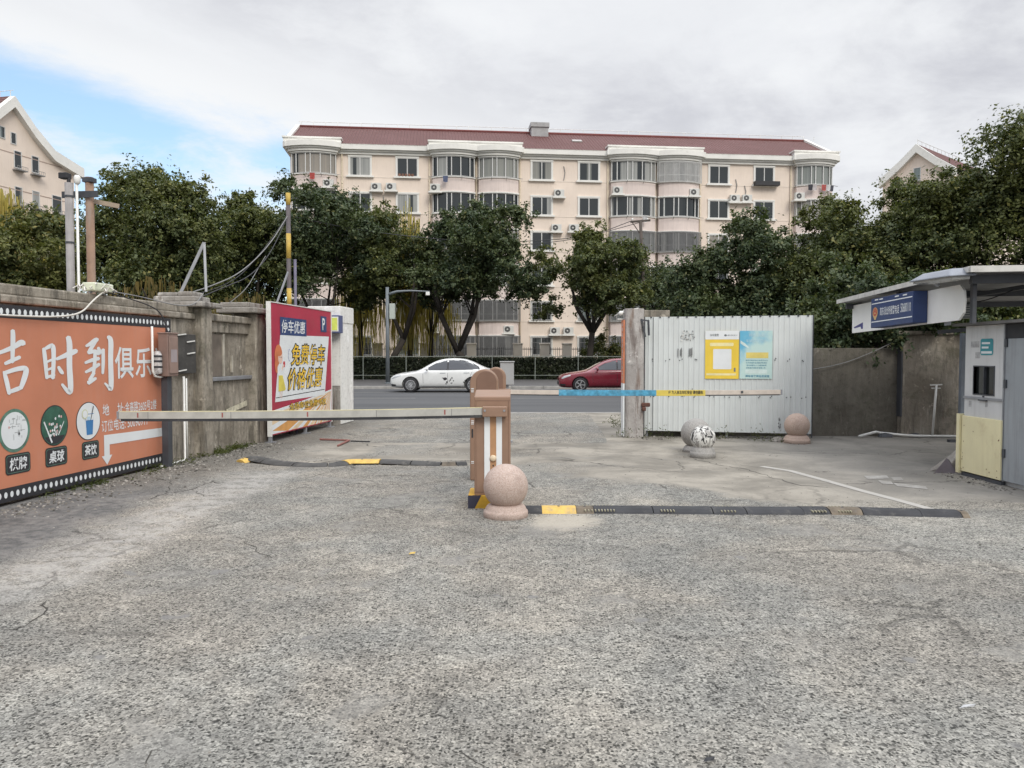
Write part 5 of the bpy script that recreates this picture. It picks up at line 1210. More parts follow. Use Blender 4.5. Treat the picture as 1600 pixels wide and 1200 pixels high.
# ---------------------------------------------------------------- compound fence, hedge and rail along the far pavement
cf = thing('compound_fence', 'peach pillared boundary fence with black iron railings before the apartment block', 'fence', (0, 54, 0), R(2.0))
CREAMW = surf('cream_pillar_lightened', (.80, .73, .63), .85, .05, 1, dirt=.15, dirtcol=(.55, .48, .40))  # pillar cream, its base colour lightened to offset the shade of the trees
IRON = surf('black_iron', (.03, .03, .032), .5, .1)
ups = [470, 512, 555, 592, 664, 737, 809, 851, 886, 942, 1000, 1060, 1130]
xs = [(u - 800) / F * 54 for u in ups]
for x in xs:
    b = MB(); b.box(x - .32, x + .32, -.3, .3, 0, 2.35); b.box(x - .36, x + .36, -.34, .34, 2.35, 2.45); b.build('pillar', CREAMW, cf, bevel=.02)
for x0, x1 in zip(xs, xs[1:]):
    b = MB(); b.box(x0 + .32, x1 - .32, -.12, .12, 0, .55); x = x0 + .45
    while x < x1 - .4: b.box(x - .012, x + .012, -.012, .012, .55, 2.15); x += .15
    for z in (.7, 2.0): b.box(x0 + .32, x1 - .32, -.02, .02, z, z + .05)
    b.build('railing', IRON, cf)
def leaf_mat(name, a, b_, c_=None, trans=.25, rough=.55):
    m, t, p = newmat(name); g = t.node('ShaderNodeNewGeometry'); r = E(t, g.outputs['Random Per Island'])
    col = t.mix(r, a, b_)
    if c_: col = t.mix(t.sstep(r, .90, .94), col, c_)
    col = t.mix(t.sstep(t.noise(t.coord(), .55, 3), .42, .62) * .5, col, tuple(x * y for x, y in zip(b_, (1.25, 1.12, .8))))
    t.put(p.inputs['Base Color'], col); p.inputs['Roughness'].default_value = rough; p.inputs['Specular IOR Level'].default_value = .35
    tr = t.node('ShaderNodeBsdfTranslucent'); t.put(tr.inputs[0], t.mix(1.0, col, (1.2, 1.3, .6), 'MULTIPLY')); ad = t.node('ShaderNodeMixShader'); ad.inputs[0].default_value = trans
    t.l.new(p.outputs[0], ad.inputs[1]); t.l.new(tr.outputs[0], ad.inputs[2])
    o = [n for n in t.n if n.type == 'OUTPUT_MATERIAL'][0]; t.l.new(ad.outputs[0], o.inputs[0])
    return m
def leaves(name, pts, nrm, size, m, parent, seed, asp=.55, bend=.25):
    g = np.random.default_rng(seed); n = len(pts)
    nrm = nrm / np.maximum(np.linalg.norm(nrm, axis=1, keepdims=True), 1e-6)
    a = g.normal(size=(n, 3)); a -= nrm * (a * nrm).sum(1, keepdims=True); a /= np.linalg.norm(a, axis=1, keepdims=True)
    b_ = np.cross(nrm, a); L = size * g.uniform(.6, 1.35, (n, 1)); W = L * asp
    v = np.empty((n, 4, 3)); v[:, 0] = pts - a * L + nrm * -L * bend; v[:, 1] = pts - b_ * W; v[:, 2] = pts + a * L + nrm * -L * bend; v[:, 3] = pts + b_ * W
    me = bpy.data.meshes.new(name); me.vertices.add(n * 4); me.vertices.foreach_set('co', v.reshape(-1).astype(np.float32))
    me.loops.add(n * 4); me.loops.foreach_set('vertex_index', np.arange(n * 4, dtype=np.int32)); me.polygons.add(n)
    me.polygons.foreach_set('loop_start', np.arange(0, n * 4, 4, dtype=np.int32)); me.polygons.foreach_set('loop_total', np.full(n, 4, dtype=np.int32))
    me.materials.append(m); me.update(); me.validate()
    o = bpy.data.objects.new(name, me); COL.objects.link(o)
    if parent is not None: o.parent = parent
    return o
HEDGE = leaf_mat('hedge_leaves', (.012, .018, .012), (.030, .042, .022), (.06, .06, .035), .15)
hg = thing('hedge', 'dark clipped hedge along the far pavement behind the parked cars', 'hedge', (0, 47.2, .12))
x0, x1 = -22, 9
b = MB(); b.box(x0, x1, -.35, .35, 0, 1.18); b.build('stems', surf('hedge_core', (.010, .012, .009), .9, .3, 3), hg)
g = np.random.default_rng(2); n = 26000
p = np.stack([g.uniform(x0, x1, n), g.uniform(-.5, .5, n), g.uniform(0, 1.32, n)], 1); fr_ = g.random(n)
p[fr_ < .6, 1] = -.42 + g.normal(0, .05, (fr_ < .6).sum()); p[fr_ > .85, 2] = 1.25 + g.normal(0, .05, (fr_ > .85).sum())
leaves('foliage', p, g.normal(size=(n, 3)) + np.array([0, -.8, .5]), .075, HEDGE, hg, 3)
hr = thing('guard_rail', 'low pale green metal guard rail in front of the dark hedge', 'railing', (0, 46.45, .12))
GRAIL = surf('pale_green_rail', (.22, .245, .22), .6, .15, 5, dirt=.3)
b = MB(); b.box(x0, x1, -.025, .025, 1.38, 1.42); b.box(x0, x1, -.012, .012, .25, .28); b.build('rail', GRAIL, hr)
x = x0
while x <= x1: b = MB(); b.box(x - .02, x + .02, -.02, .02, 0, 1.38); b.build('post', GRAIL, hr); x += 2.6

# ---------------------------------------------------------------- parked cars
CARW = surf('white_car_paint', (.70, .71, .70), .25, .02, 2, coat=.6); CARR = surf('red_car_paint', (.19, .012, .026), .25, .03, 2, coat=.8)
CGLASS = surf('car_glass', (.035, .04, .048), .08, .05, coat=.5); TYRE = surf('tyre_rubber', (.025, .025, .027), .85, .1); RIMS = surf('alloy_rim', (.55, .56, .57), .3, .08, metal=.6)
CHROME = surf('lamp_chrome', (.55, .57, .58), .15, .1, 12, metal=.5)
def make_car(label, loc, paint, spokes, rimdark, decal):
    car = thing('parked_car', label, 'car', loc, 0, 'cars parked along the far kerb')
    ST = [(0, .27, .56, .585, .58, .40), (.06, .21, .66, .69, .73, .55), (.28, .17, .745, .79, .83, .64), (.7, .165, .80, .85, .875, .68), (1.05, .165, .85, .90, .885, .70), (1.28, .165, .885, .95, .89, .70),
          (1.62, .165, .90, 1.16, .895, .63), (2.0, .165, .91, 1.36, .895, .57), (2.4, .165, .92, 1.455, .895, .555), (2.9, .165, .93, 1.47, .895, .55), (3.35, .165, .94, 1.42, .895, .55), (3.75, .17, .95, 1.25, .89, .56),
          (4.08, .18, .955, 1.07, .88, .60), (4.35, .20, .95, .99, .86, .68), (4.58, .24, .90, .935, .80, .62), (4.68, .33, .78, .82, .68, .52)]
    bm = bmesh.new(); rings = []
    for (x, zb, zt, zr, w, wr) in ST:
        half = [(0, zb), (w * .8, zb), (w * .97, zb + .10), (w, zb + (zt - zb) * .45), (w * .985, zt - .06), (w * .955, zt), (wr, zr - .035), (wr * .72, zr), (0, zr + .018)]
        ring = [bm.verts.new((x, -y, z)) for y, z in half] + [bm.verts.new((x, y, z)) for y, z in half[-2:0:-1]]
        rings.append(ring)
    for r0, r1 in zip(rings, rings[1:]):
        n = len(r0)
        for i in range(n): bm.faces.new((r0[i], r1[i], r1[(i + 1) % n], r0[(i + 1) % n]))
    bm.faces.new(rings[0]); bm.faces.new(rings[-1][::-1])
    bmesh.ops.recalc_face_normals(bm, faces=bm.faces)
    me = bpy.data.meshes.new('body'); bm.to_mesh(me); bm.free()
    o = bpy.data.objects.new('body', me); COL.objects.link(o)
    sm = o.modifiers.new('s', 'SUBSURF'); sm.levels = 2; sm.render_levels = 2
    wb = MB()
    for x in (.93, 3.60): wb.tube([(x, -1.2, .315), (x, -.52, .315)], .375, 36); wb.tube([(x, .52, .315), (x, 1.2, .315)], .375, 36)
    cut = wb.build('cut', BLACK); bo_ = o.modifiers.new('b', 'BOOLEAN'); bo_.object = cut; bo_.operation = 'DIFFERENCE'; bo_.solver = 'EXACT'
    dg = bpy.context.evaluated_depsgraph_get(); me2 = bpy.data.meshes.new_from_object(o.evaluated_get(dg))
    bpy.data.objects.remove(o); bpy.data.objects.remove(cut)
    me2.materials.clear(); me2.materials.append(paint); me2.polygons.foreach_set('use_smooth', [True] * len(me2.polygons)); me2.name = 'body'
    me2.polygons.foreach_set('material_index', [0] * len(me2.polygons))
    body = bpy.data.objects.new('body', me2); COL.objects.link(body); body.parent = car
    e_ = body.modifiers.new('e', 'EDGE_SPLIT'); e_.split_angle = R(45)
    bv = BVHTree.FromPolygons([v.co for v in me2.vertices], [tuple(p.vertices) for p in me2.polygons])
    def project(polys, mode, name, m, off=.004, cuts=3):
        bm = bmesh.new()
        for pl in polys:
            bm.faces.new([bm.verts.new((a, 0, c) if mode != 'front' else (0, a, c)) for a, c in pl])
        bmesh.ops.triangulate(bm, faces=bm.faces)
        bmesh.ops.subdivide_edges(bm, edges=bm.edges[:], cuts=cuts, use_grid_fill=True)
        bad = []
        for v in bm.verts:
            if mode == 'near': oo, dd = Vector((v.co.x, -3, v.co.z)), Vector((0, 1, 0))
            elif mode == 'farside': oo, dd = Vector((v.co.x, 3, v.co.z)), Vector((0, -1, 0))
            else: oo, dd = Vector((-3, v.co.y, v.co.z)), Vector((1, 0, 0))
            h, nn, i, d_ = bv.ray_cast(oo, dd)
            if h is None: bad.append(v)
            else: v.co = h - dd * off
        bmesh.ops.delete(bm, geom=bad, context='VERTS')
        bmesh.ops.recalc_face_normals(bm, faces=bm.faces)
        me = bpy.data.meshes.new(name); bm.to_mesh(me); bm.free(); me.materials.append(m)
        o = bpy.data.objects.new(name, me); COL.objects.link(o); o.parent = car; return o
    wf = [(1.56, .965), (1.72, 1.06), (2.02, 1.22), (2.32, 1.33), (2.50, 1.36), (2.50, .975)]; wr_ = [(2.57, .975), (2.57, 1.365), (2.9, 1.375), (3.22, 1.345), (3.5, 1.27), (3.80, 1.10), (3.84, 1.0)]
    trim = [(1.46, .95), (1.68, 1.07), (2.0, 1.245), (2.34, 1.365), (2.9, 1.405), (3.25, 1.375), (3.55, 1.29), (3.88, 1.10), (3.92, .985), (2.6, .955)]
    for mode in ('near', 'farside'):
        project([trim], mode, 'window_trim', BLACK, .003); project([wf], mode, 'side_window', CGLASS, .006); project([wr_], mode, 'side_window', CGLASS, .006)
        line = lambda a, c, w: [(a[0] - w, a[1]), (c[0] - w, c[1]), (c[0] + w, c[1]), (a[0] + w, a[1])]
        project([line((1.48, .28), (1.46, .93), .006), line((2.53, .26), (2.53, .95), .006), line((3.42, .55), (3.62, .95), .006), [(1.4, .245), (3.1, .245), (3.1, .257), (1.4, .257)]], mode, 'door_gap', BLACK, .003, 4)
        project([[(2.2, .815), (2.44, .82), (2.44, .85), (2.2, .845)], [(3.22, .825), (3.46, .83), (3.46, .86), (3.22, .855)]], mode, 'door_handle', paint if paint is CARR else CHROME, .02)
        project([[(.10, .60), (.24, .70), (.52, .755), (.50, .70), (.30, .63), (.16, .575)]], mode, 'headlight', CHROME, .006)
        project([[(.05, .36), (.28, .34), (.30, .28), (.1, .26)]], mode, 'fog_lamp', BLACK, .006)
        project([[(4.40, .74), (4.56, .76), (4.60, .86), (4.42, .88)]], mode, 'tail_lamp', surf('tail_red', (.30, .02, .02), .3), .006)
        sgn = -1 if mode == 'near' else 1
        b = MB(); b.lathe([(.02, -.07), (.085, -.05), (.10, 0), (.07, .05), (.02, .065)], 12, 0, Matrix.Translation((1.66, sgn * .99, 1.0)) @ Matrix.Diagonal((.8, 1, .85, 1)) @ Matrix.Rotation(R(90), 4, 'Y')); b.bar((1.68, sgn * .85, .97), (1.66, sgn * .99, .97), .04, .03); b.build('mirror', paint, car, smooth=True)
    project([[(-.60, .985), (.60, .985), (.50, 1.36), (-.50, 1.36)]], 'front', 'windscreen', CGLASS, .006, 5)
    project([[(-.45, .30), (.45, .30), (.52, .44), (-.52, .44)]], 'front', 'grille', BLACK, .006)
    if decal:
        rr = random.Random(9); pl = []
        def blob(cx, cz, rx, rz_, n=9): return [(cx + rx * math.cos(2 * math.pi * k / n) * rr.uniform(.7, 1.2), cz + rz_ * math.sin(2 * math.pi * k / n) * rr.uniform(.7, 1.2)) for k in range(n)]
        pl = [blob(2.42, .58, .10, .075), blob(2.50, .44, .04, .05), blob(2.33, .62, .05, .02), blob(2.46, .37, .03, .03), blob(2.72, .62, .025, .05), blob(2.78, .50, .03, .03), blob(2.70, .40, .06, .02), blob(2.66, .55, .02, .07), blob(2.60, .50, .015, .06), blob(3.30, .50, .05, .05), blob(3.22, .44, .03, .03)]
        project(pl, 'near', 'door_decal', PRINTK, .004, 2)
    for x in (.93, 3.60):
        for sgn in (-1, 1):
            w = thing('wheel', None, None); w.parent = car; w.location = (x, sgn * .76, .315)
            bpy.data.objects.remove(w)
            b = MB(); prof = [(.205, -.09), (.29, -.10), (.313, -.07), (.316, 0), (.313, .07), (.29, .10), (.205, .09)]
            MM = Matrix.Translation((x, sgn * .775, .315)) @ Matrix.Rotation(R(90) * sgn * -1, 4, 'X')
            b.lathe(prof, 36, 0, MM); w = b.build('wheel', TYRE, car, smooth=True)
            b = MB(); b.lathe([(.213, .060), (.213, .093), (.196, .095), (.19, .06)], 32, 0, MM)
            for k in range(spokes):
                a = 6.28318 * k / spokes
                for dv in ((-.07, .07) if spokes < 12 else (0,)): b.bar(MM @ Vector((.03 * math.cos(a), .03 * math.sin(a), .088)), MM @ Vector((.20 * math.cos(a + dv * 1.6), .20 * math.sin(a + dv * 1.6), .086)), .022 if spokes > 12 else .03, .02)
            b.lathe([(.05, .08), (.05, .098), (.03, .10)], 16, 0, MM); b.build('rim', RIMS, w)
            b = MB(); b.lathe([(.20, .05), (.20, .055)], 28, 0, MM); b.build('rim_back', BLACK, w)
    return car
make_car('white sedan with black animal decal on its doors, parked left of the barrier posts', (-5.30, 33.9, 0), CARW, 16, False, True)
make_car('dark red sedan parked with only its front half showing left of the gate pillar', (2.03, 34.1, 0), CARR, 5, True, False)

# ---------------------------------------------------------------- street lamp and electric pole
sl = thing('camera_pole', 'slim grey steel pole with a long side arm and camera, left of the white car', 'pole', at(606, 603, 40) * Vector((1, 1, 0)) + Vector((0, 0, .12)))
GP = surf('grey_pole_paint', (.15, .17, .185), .5, .1)
b = MB(); b.tube([(0, 0, 0), (0, 0, 5.0)], [.11, .085], 12); b.lathe([(.18, 0), (.18, .04), (.12, .06)], 12); b.build('pole', GP, sl, smooth=True)
b = MB(); b.tube([(0, 0, 4.62), (.5, 0, 4.78), (1.2, 0, 4.82), (2.2, 0, 4.78)], [.075, .06, .045, .03], 8); b.build('arm', GP, sl, smooth=True)
b = MB(); b.box(2.0, 2.2, -.08, .08, 4.58, 4.76); b.build('camera', WHITEP, sl, bevel=.02)
b = MB(); b.box(.12, .40, -.15, .15, 3.35, 4.15); b.build('cabinet', surf('pale_green_cabinet', (.42, .46, .42), .5, .05), sl, bevel=.02)
ep = thing('electric_pole', 'weathered wooden electric pole with a short crossarm above the street trees', 'pole', (8.05, 48.5, 0.1))
WOOD = surf('dark_wood', (.09, .075, .065), .9, .25, 2, .3)
b = MB(); b.tube([(.55, 0, 0), (0, 0, 9.9)], [.15, .10], 10); b.build('pole', WOOD, ep, smooth=True)
b = MB(); b.bar((-.62, 0, 9.85), (.62, 0, 9.95), .12, .12); b.bar((-.5, 0, 9.8), (0, 0, 9.1), .05, .05); b.build('crossarm', WOOD, ep)
b = MB()
for x in (-.5, .45): b.lathe([(.04, 0), (.06, .05), (.03, .14)], 8, 0, Matrix.Translation((x, 0, 9.95)))
b.build('insulator', WHITEP, ep)
pe = Vector((7.5, 48.5, 10.02))
cable('cable', 'upper power line sagging left from the electric pole across the tree tops', [pe, at(930, 367, 48.2), at(870, 375, 48), at(760, 379, 47), at(640, 370, 46), at(540, 356, 45), at(455, 338, 44)], .022)
cable('cable', 'lower power line sagging left from the electric pole behind the street trees', [pe + Vector((.9, 0, 0)), at(900, 375, 48.6), at(800, 384, 48.4), at(700, 383, 48.2), at(580, 374, 48), at(440, 352, 47)], .02)
for i, (u, v) in enumerate(((1040, 425), (1026, 424), (1018, 423))):
    cable('cable', ('thin service wire from the electric pole, outermost of three fanning to the right', 'thin service wire from the electric pole, middle of three fanning to the right', 'thin service wire from the electric pole, innermost of three fanning to the right')[i], [at(1008, 402, 48.4), at((1008 + u) / 2, 414, 48.8), at(u, v, 49.2)], .016)
# ---------------------------------------------------------------- trees
BARK = surf('dark_bark', (.045, .038, .032), .95, .3, 3, .5, 25)
CAMPHOR = [leaf_mat('camphor_leaves', (0.047, 0.067, 0.030), (0.120, 0.143, 0.053), (0.235, 0.222, 0.073), .22),
           leaf_mat('olive_camphor_leaves', (0.057, 0.077, 0.030), (0.141, 0.157, 0.056), (0.307, 0.257, 0.094), .22),
           leaf_mat('deep_green_leaves', (0.034, 0.056, 0.030), (0.085, 0.116, 0.057), (0.166, 0.167, 0.073), .2)]
def tree(label, base, H_, W, zlow, seed, m, n, size, forks=3, lobes=34, trunk=.16, forkz=None, depth=None, group='evergreen trees beyond the wall', lean=0, flat=.86):
    n = int(n * 1.45); g = np.random.default_rng(seed); rr = random.Random(seed)
    t = thing('camphor_tree', label, 'tree', base, 0, group)
    depth = depth or W
    cz, hz = (H_ + zlow) / 2, (H_ - zlow) / 2
    C = []; rad = []
    for k in range(lobes):
        for _ in range(30):
            d = g.normal(size=3); d /= np.linalg.norm(d); q = g.random() ** .45
            p = d * q
            if p[2] < -.75: continue
            break
        r = (.185 + .17 * g.random()) * (1.06 - .28 * q)
        c = np.array([p[0] * W / 2 * (1 - r * .8), p[1] * depth / 2 * (1 - r * .8), cz + p[2] * hz * (1 - r * .75)])
        # a crown narrows towards its top
        tt = max(0, (c[2] - cz) / hz); c[0] *= 1 - .25 * tt; c[1] *= 1 - .25 * tt
        C.append(c); rad.append(r * min(W, 2 * hz) * .62)
    C = np.array(C); rad = np.array(rad)
    ext = np.array([1.05, 1.05, flat])                     # stretch so that the lobes fill the asked width, depth and height
    lo_, hi_ = (C - rad[:, None] * ext * .93).min(0), (C + rad[:, None] * ext * .93).max(0)
    want_lo, want_hi = np.array([-W / 2, -depth / 2, zlow]), np.array([W / 2, depth / 2, H_])
    sc = (want_hi - want_lo) / (hi_ - lo_); C = (C - lo_) * sc + want_lo; rad = rad * float(np.clip(sc[[0, 2]].mean(), .7, 1.6)) ** .5; wgt = rad ** 2 / (rad ** 2).sum(); which = g.choice(lobes, n, p=wgt)
    d = g.normal(size=(n, 3)); d /= np.linalg.norm(d, axis=1, keepdims=True); d[:, 2] = np.where(d[:, 2] < -.5, -d[:, 2] * .7, d[:, 2])
    rr_ = rad[which] * (g.random(n) ** .33) * np.where(g.random(n) < .10, g.uniform(1.0, 1.28, n), 1.0)
    # twig clusters: pull leaves toward cluster centres so that gaps stay open
    p = C[which] + d * rr_[:, None] * np.array([1.05, 1.05, flat])
    cell = .62 if base[1] > 30 else .42; jit = g.normal(size=(n, 3)) * cell * .20
    q3 = np.floor(p / cell + .5); hh = np.stack([np.modf(np.abs(np.sin(q3 @ np.array(k)) * 43758.5453))[0] - .5 for k in ((12.9898, 78.233, 37.719), (39.346, 11.135, 83.155), (73.156, 52.235, 9.151))], 1)
    pc = (q3 + hh * 1.15) * cell + jit
    mixm = g.random(n) < .82; p = np.where(mixm[:, None], pc, p)
    nrm = d * .8 + g.normal(size=(n, 3)) * .75 + np.array([0, 0, .65])
    leaves('crown', p, nrm, size, m, t, seed + 1)
    b = MB(); fz = forkz or zlow * .75
    b.tube([(0, 0, -.1), (lean * .15, 0, fz * .25), (lean * .4, .03, fz * .6), (lean, 0, fz)], [trunk * 1.3, trunk * 1.05, trunk, trunk * .92], 10)
    order = sorted(range(lobes), key=lambda i: C[i][2])
    for f in range(forks):
        a = 6.283 * f / forks + rr.random() + .4; tip = Vector((lean + math.cos(a) * W * .20, math.sin(a) * depth * .16, fz + (H_ - fz) * rr.uniform(.38, .55)))
        s = Vector((lean, 0, fz - .05)); mid = s.lerp(tip, .45) + Vector((math.cos(a) * W * .05, math.sin(a) * depth * .03, (tip.z - fz) * .04))
        b.tube([s, mid, tip], [trunk * .72, trunk * .52, trunk * .3], 8)
        near = sorted(range(lobes), key=lambda i: (Vector(C[i]) - tip).length)[:max(5, lobes // forks)]
        for i in near:
            st = mid if Vector(C[i]).z < tip.z * .95 else tip; e = Vector(C[i]); mm = st.lerp(e, .5) + Vector((rr.uniform(-.2, .2), rr.uniform(-.2, .2), rr.uniform(0, .3)))
            b.tube([st, mm, e], [trunk * .26, trunk * .17, trunk * .07], 5)
    b.build('trunk', BARK, t, smooth=True)
    return t
def X(u, Y): return (u - 800) / F * Y
def top(v, Y): return at(800, v, Y).z
# the street row, left to right (pixel centre, distance, top row, width in px, bottom row)
def row(label, u, Y, vt, wpx, vb, seed, m, n, **kw):
    W = wpx / F * Y
    return tree(label, (X(u, Y), Y, 0), top(vt, Y), W, top(vb, Y), seed, CAMPHOR[m], n, kw.pop('size', .095), **kw)
row('low loose green tree at the far left behind the orange billboard wall', 45, 31, 325, 190, 560, 11, 1, 36000, size=.085, lobes=30)
row('tall broad dark tree behind the left wall posts, rising above the others', 232, 41, 254, 285, 560, 12, 0, 86800, lobes=54, depth=8)
row('dark tree low between the tall left tree and the angle frame', 325, 46, 322, 170, 560, 13, 2, 46500)
row('bushy dark tree behind the angle frame, left of the striped pole', 395, 46, 294, 185, 535, 14, 0, 55800, forkz=3.4)
row('dark street tree behind the striped pole with a bare forked trunk', 500, 47.8, 284, 245, 488, 15, 2, 65100, forkz=3.0, lobes=38)
row('narrow street tree with a slender forked trunk beside the camera pole', 606, 47.9, 322, 150, 486, 16, 0, 29450, forkz=2.6, trunk=.2, lean=1.0, forks=3, lobes=22)
row('street tree with two wide leaning limbs behind the white car', 738, 47.8, 318, 235, 482, 17, 2, 52700, forkz=1.8, trunk=.24, forks=4, lean=-.9, lobes=34)
row('rounded street tree with a single trunk left of the rusty gate pillar', 920, 47.8, 360, 196, 500, 18, 0, 38750, forkz=3.0, trunk=.2, forks=5, lean=.2, lobes=30)
row('sparse small tree behind the electric pole and the gate pillar', 1022, 50, 405, 110, 520, 19, 2, 10850, trunk=.1)
row('broad dark tree standing behind the white metal panel', 1155, 27, 338, 250, 585, 20, 2, 90000, size=.058, lobes=44, depth=4.5)
row('mid-height dark tree between the panel tree and the big trees on the right', 1290, 26, 308, 200, 590, 21, 0, 76000, size=.058, lobes=50)
row('dark tree with a broad flat top below the far gable, behind the back wall', 1400, 25, 266, 250, 590, 22, 0, 105000, size=.056, lobes=46)
row('tallest dark tree at the right edge above the canopy', 1730, 22, 154, 450, 560, 23, 0, 190000, size=.056, lobes=64, depth=7, trunk=.25)
row('bushy tree drooping over the dark back wall beside the police sign', 1365, 16.05, 425, 235, 556, 24, 2, 60000, size=.046, lobes=46, depth=3.4, forkz=1.4, trunk=.09)
row('low tree crown filling the gap under the canopy behind the booth', 1540, 18.5, 425, 220, 560, 25, 0, 36000, size=.052, lobes=26, depth=3, trunk=.09)

# weeping willows: thin hanging yellow strands
WIL = leaf_mat('willow_strands', (.26, .22, .06), (.42, .36, .12), None, .35); WILB = leaf_mat('brown_willow_strands', (.06, .048, .018), (.13, .10, .035), None, .3)
def willow(label, base, H_, W, zlow, seed, m, n, crown=.5):
    g = np.random.default_rng(seed); t = thing('willow_tree', label, 'tree', base, 0, 'yellowing willows')
    V = []; Fc = []; rr = random.Random(seed)
    for k in range(n):
        a = rr.random() * 6.283; q = rr.random() ** .5; x, y = math.cos(a) * q * W / 2, math.sin(a) * q * W / 2
        z0 = H_ * (1 - .35 * q * q) - rr.random() * (H_ - zlow) * crown * .5; L = rr.uniform(.35, 1.0) * (z0 - zlow); w = rr.uniform(.018, .045); c, s = math.cos(rr.random() * 3), math.sin(rr.random() * 3); dx, dy = rr.uniform(-.12, .12), rr.uniform(-.12, .12)
        i0 = len(V)
        for j in range(4):
            f = j / 3; ww = w * (1 - .6 * f); V += [(x + dx * f * f * 2 - c * ww, y + dy * f - s * ww, z0 - L * f), (x + dx * f * f * 2 + c * ww, y + dy * f + s * ww, z0 - L * f)]
        for j in range(3): Fc.append((i0 + 2 * j, i0 + 2 * j + 1, i0 + 2 * j + 3, i0 + 2 * j + 2))
    b = MB(); b.add(V, Fc); b.build('crown', m, t)
    b = MB(); b.tube([(0, 0, 0), (.1, 0, H_ * .4), (0, .1, H_ * .75)], [.2, .15, .06], 8)
    for k in range(7): a = rr.random() * 6.283; b.tube([(.08, 0, H_ * .42), (math.cos(a) * W * .2, math.sin(a) * W * .2, H_ * .75), (math.cos(a) * W * .4, math.sin(a) * W * .4, H_ * .85)], [.08, .05, .015], 5)
    b.build('trunk', BARK, t, smooth=True)
    return t
def wrow(label, u, Y, vt, wpx, vb, seed, m, n, **kw): return willow(label, (X(u, Y), Y, 0), top(vt, Y), wpx / F * Y, max(.3, top(vb, Y)), seed, m, n, **kw)
wrow('bright yellow willow top at the far left before the gabled house', 16, 37, 288, 110, 400, 31, WIL, 700)
wrow('yellow willow strands hanging before the fence left of the camera pole', 562, 51.5, 420, 110, 562, 32, WIL, 300)
wrow('tall yellow willow showing between two street trees', 640, 51.5, 308, 60, 560, 33, WIL, 420)
wrow('yellow willow strands hanging between the two street tree trunks', 672, 51.6, 440, 100, 560, 34, WIL, 240)
wrow('brown-yellow willow hanging low behind the left wall lamp', 245, 28, 428, 210, 490, 35, WILB, 300)
wrow('brown-yellow willow hanging low behind the recessed wall panels', 385, 29, 446, 120, 500, 36, WILB, 160)
# shrubs by the compound fence
row('small shrub behind the hedge near the small street tree', 945, 50, 520, 70, 580, 41, 1, 2500, size=.09, lobes=10, forks=2, trunk=.05)
# ---------------------------------------------------------------- weeds and loose gravel
WEED = leaf_mat('weed_leaves', (.04, .06, .02), (.10, .12, .045), None, .3)
g = np.random.default_rng(8); P = []
for k in range(60):
    Y = g.choice([g.uniform(11.3, 13.9), g.uniform(8.0, 11.4), g.uniform(12.2, 13.4)]); c = LL(.12 + abs(g.normal(0, .10)), Y); m_ = int(g.integers(8, 26))
    q = g.normal(size=(m_, 3)) * np.array([.055, .07, .03]); q[:, 2] = np.abs(q[:, 2]) + .01; P.append(q + np.array([c.x, c.y, 0]))
for (u, v, n_) in ((1040, 686, 10), (1090, 687, 12), (1130, 688, 10), (1180, 689, 14), (1215, 690, 12), (968, 668, 26), (958, 662, 14), (1010, 684, 12), (975, 684, 16)):
    c = gnd(u, v)
    q = g.normal(size=(n_ * 4, 3)) * np.array([.10, .1, .12]); q[:, 2] = np.abs(q[:, 2]) + .01; P.append(q + np.array([c.x, c.y, 0]))
P = np.concatenate(P); tag(leaves('weeds', P, g.normal(size=(len(P), 3)) + np.array([0, 0, .8]), .028, WEED, None, 5, .3), kind='stuff')
g = np.random.default_rng(9); V = []; Fc = []
def stone(c, s):
    i = len(V); a = g.uniform(0, 6.28); ca, sa = math.cos(a), math.sin(a); k = g.uniform(.6, 1.1, 8) * s; z = s * g.uniform(.5, .9)
    for j, (x, y, zz) in enumerate(((-1, -.7, 0), (1, -.7, 0), (1, .7, 0), (-1, .7, 0), (-.6, -.45, z / s), (.6, -.45, z / s), (.6, .45, z / s), (-.6, .45, z / s))):
        x, y = x * k[j], y * k[j]; V.append((c[0] + x * ca - y * sa, c[1] + x * sa + y * ca, zz * s))
    Fc.extend([(i + 4, i + 5, i + 6, i + 7), (i, i + 1, i + 5, i + 4), (i + 1, i + 2, i + 6, i + 5), (i + 2, i + 3, i + 7, i + 6), (i + 3, i, i + 4, i + 7)])
for k in range(900):
    Y = g.uniform(7.5, 14); c = LL(.2 + abs(g.normal(0, .35)), Y); stone(c, g.uniform(.006, .022))
for k in range(1500):
    Y = g.uniform(2.8, 13) ** 1.0; c = (g.uniform(-.72, .72) * Y, Y); stone(c, g.uniform(.003, .008) * (1 if g.random() < .96 else 1.7))
for k in range(200): c = (g.uniform(2.3, 5.7), 14.9 - (g.uniform(2.3, 5.7) - 2.3) * .1 + g.normal(0, .15)); stone(c, g.uniform(.008, .025))
for k in range(120): c = (6.0 + g.normal(0, .12) - .15, g.uniform(9.0, 10.4)); stone(c, g.uniform(.006, .02))
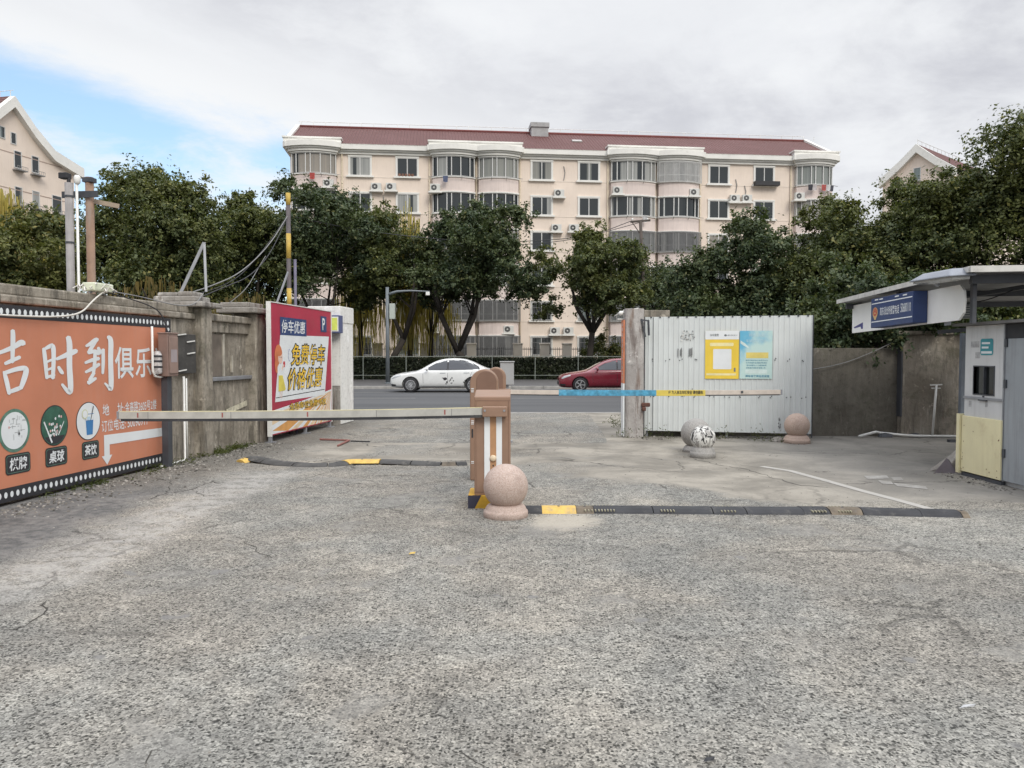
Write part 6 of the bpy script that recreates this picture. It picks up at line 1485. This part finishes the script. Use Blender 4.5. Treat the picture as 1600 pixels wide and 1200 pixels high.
for (cx, cy, r_) in [(o.location.x, o.location.y, .24) for o in COL.objects if o.name.startswith('ball_bollard')]:  # extra stones at bollard, hump and barrier bases, added to deepen contact shade
    for k in range(70): a_ = g.uniform(0, 6.28); q_ = r_ + abs(g.normal(0, .05)); stone((cx + math.cos(a_) * q_, cy + math.sin(a_) * q_), g.uniform(.003, .010))
for k in range(320): stone((g.uniform(.2, 4.6), 7.80 + g.choice([-.17, .17]) + g.normal(0, .03)), g.uniform(.003, .009))
for k in range(120): stone((g.uniform(-.5, .07), 7.93 + g.normal(0, .03)), g.uniform(.003, .009))
for k in range(260): stone((g.uniform(-4.2, -.7), 11.35 + g.choice([-.2, .2]) + g.normal(0, .06)), g.uniform(.004, .013))
b = MB(); b.add(V, Fc); gm_, gt_, gp_ = newmat('loose_gravel'); r_ = E(gt_, gt_.node('ShaderNodeNewGeometry').outputs['Random Per Island'])
gt_.put(gp_.inputs['Base Color'], gt_.ramp(r_, [(0, (.06, .056, .05)), (.35, (.14, .13, .115)), (.7, (.24, .225, .20)), (.92, (.36, .34, .31))])); gp_.inputs['Roughness'].default_value = .9
tag(b.build('gravel', gm_), kind='stuff')
# a fallen yellow leaf and a pale offcut on the asphalt
def flake(name, label, cat, u, v, L, w, m, rz):
    g_ = gnd(u, v); b = MB(); b.add([(-L, 0, .004), (-L * .3, -w, .012), (L * .6, -w * .6, .008), (L, 0, .02), (L * .5, w, .010), (-L * .4, w * .8, .016)], [(0, 1, 2, 3, 4, 5)])
    tag(b.build(name, m, loc=(g_.x, g_.y, .003), rz=rz), label, cat)
flake('fallen_leaf', 'yellow fallen leaf lying on the grey asphalt left of the front granite ball', 'leaf', 644, 867, .03, .018, YELLOWP, .4)
flake('plastic_scrap', 'pale grey scrap of plastic lying on the asphalt at lower right', 'scrap', 1512, 1108, .040, .007, surf('scrap_grey', (.42, .43, .44), .5), .1)
flake('dark_scrap', 'small dark chip of rubber lying on the asphalt near the bottom centre', 'scrap', 1108, 1192, .025, .012, BLACKR, .2)
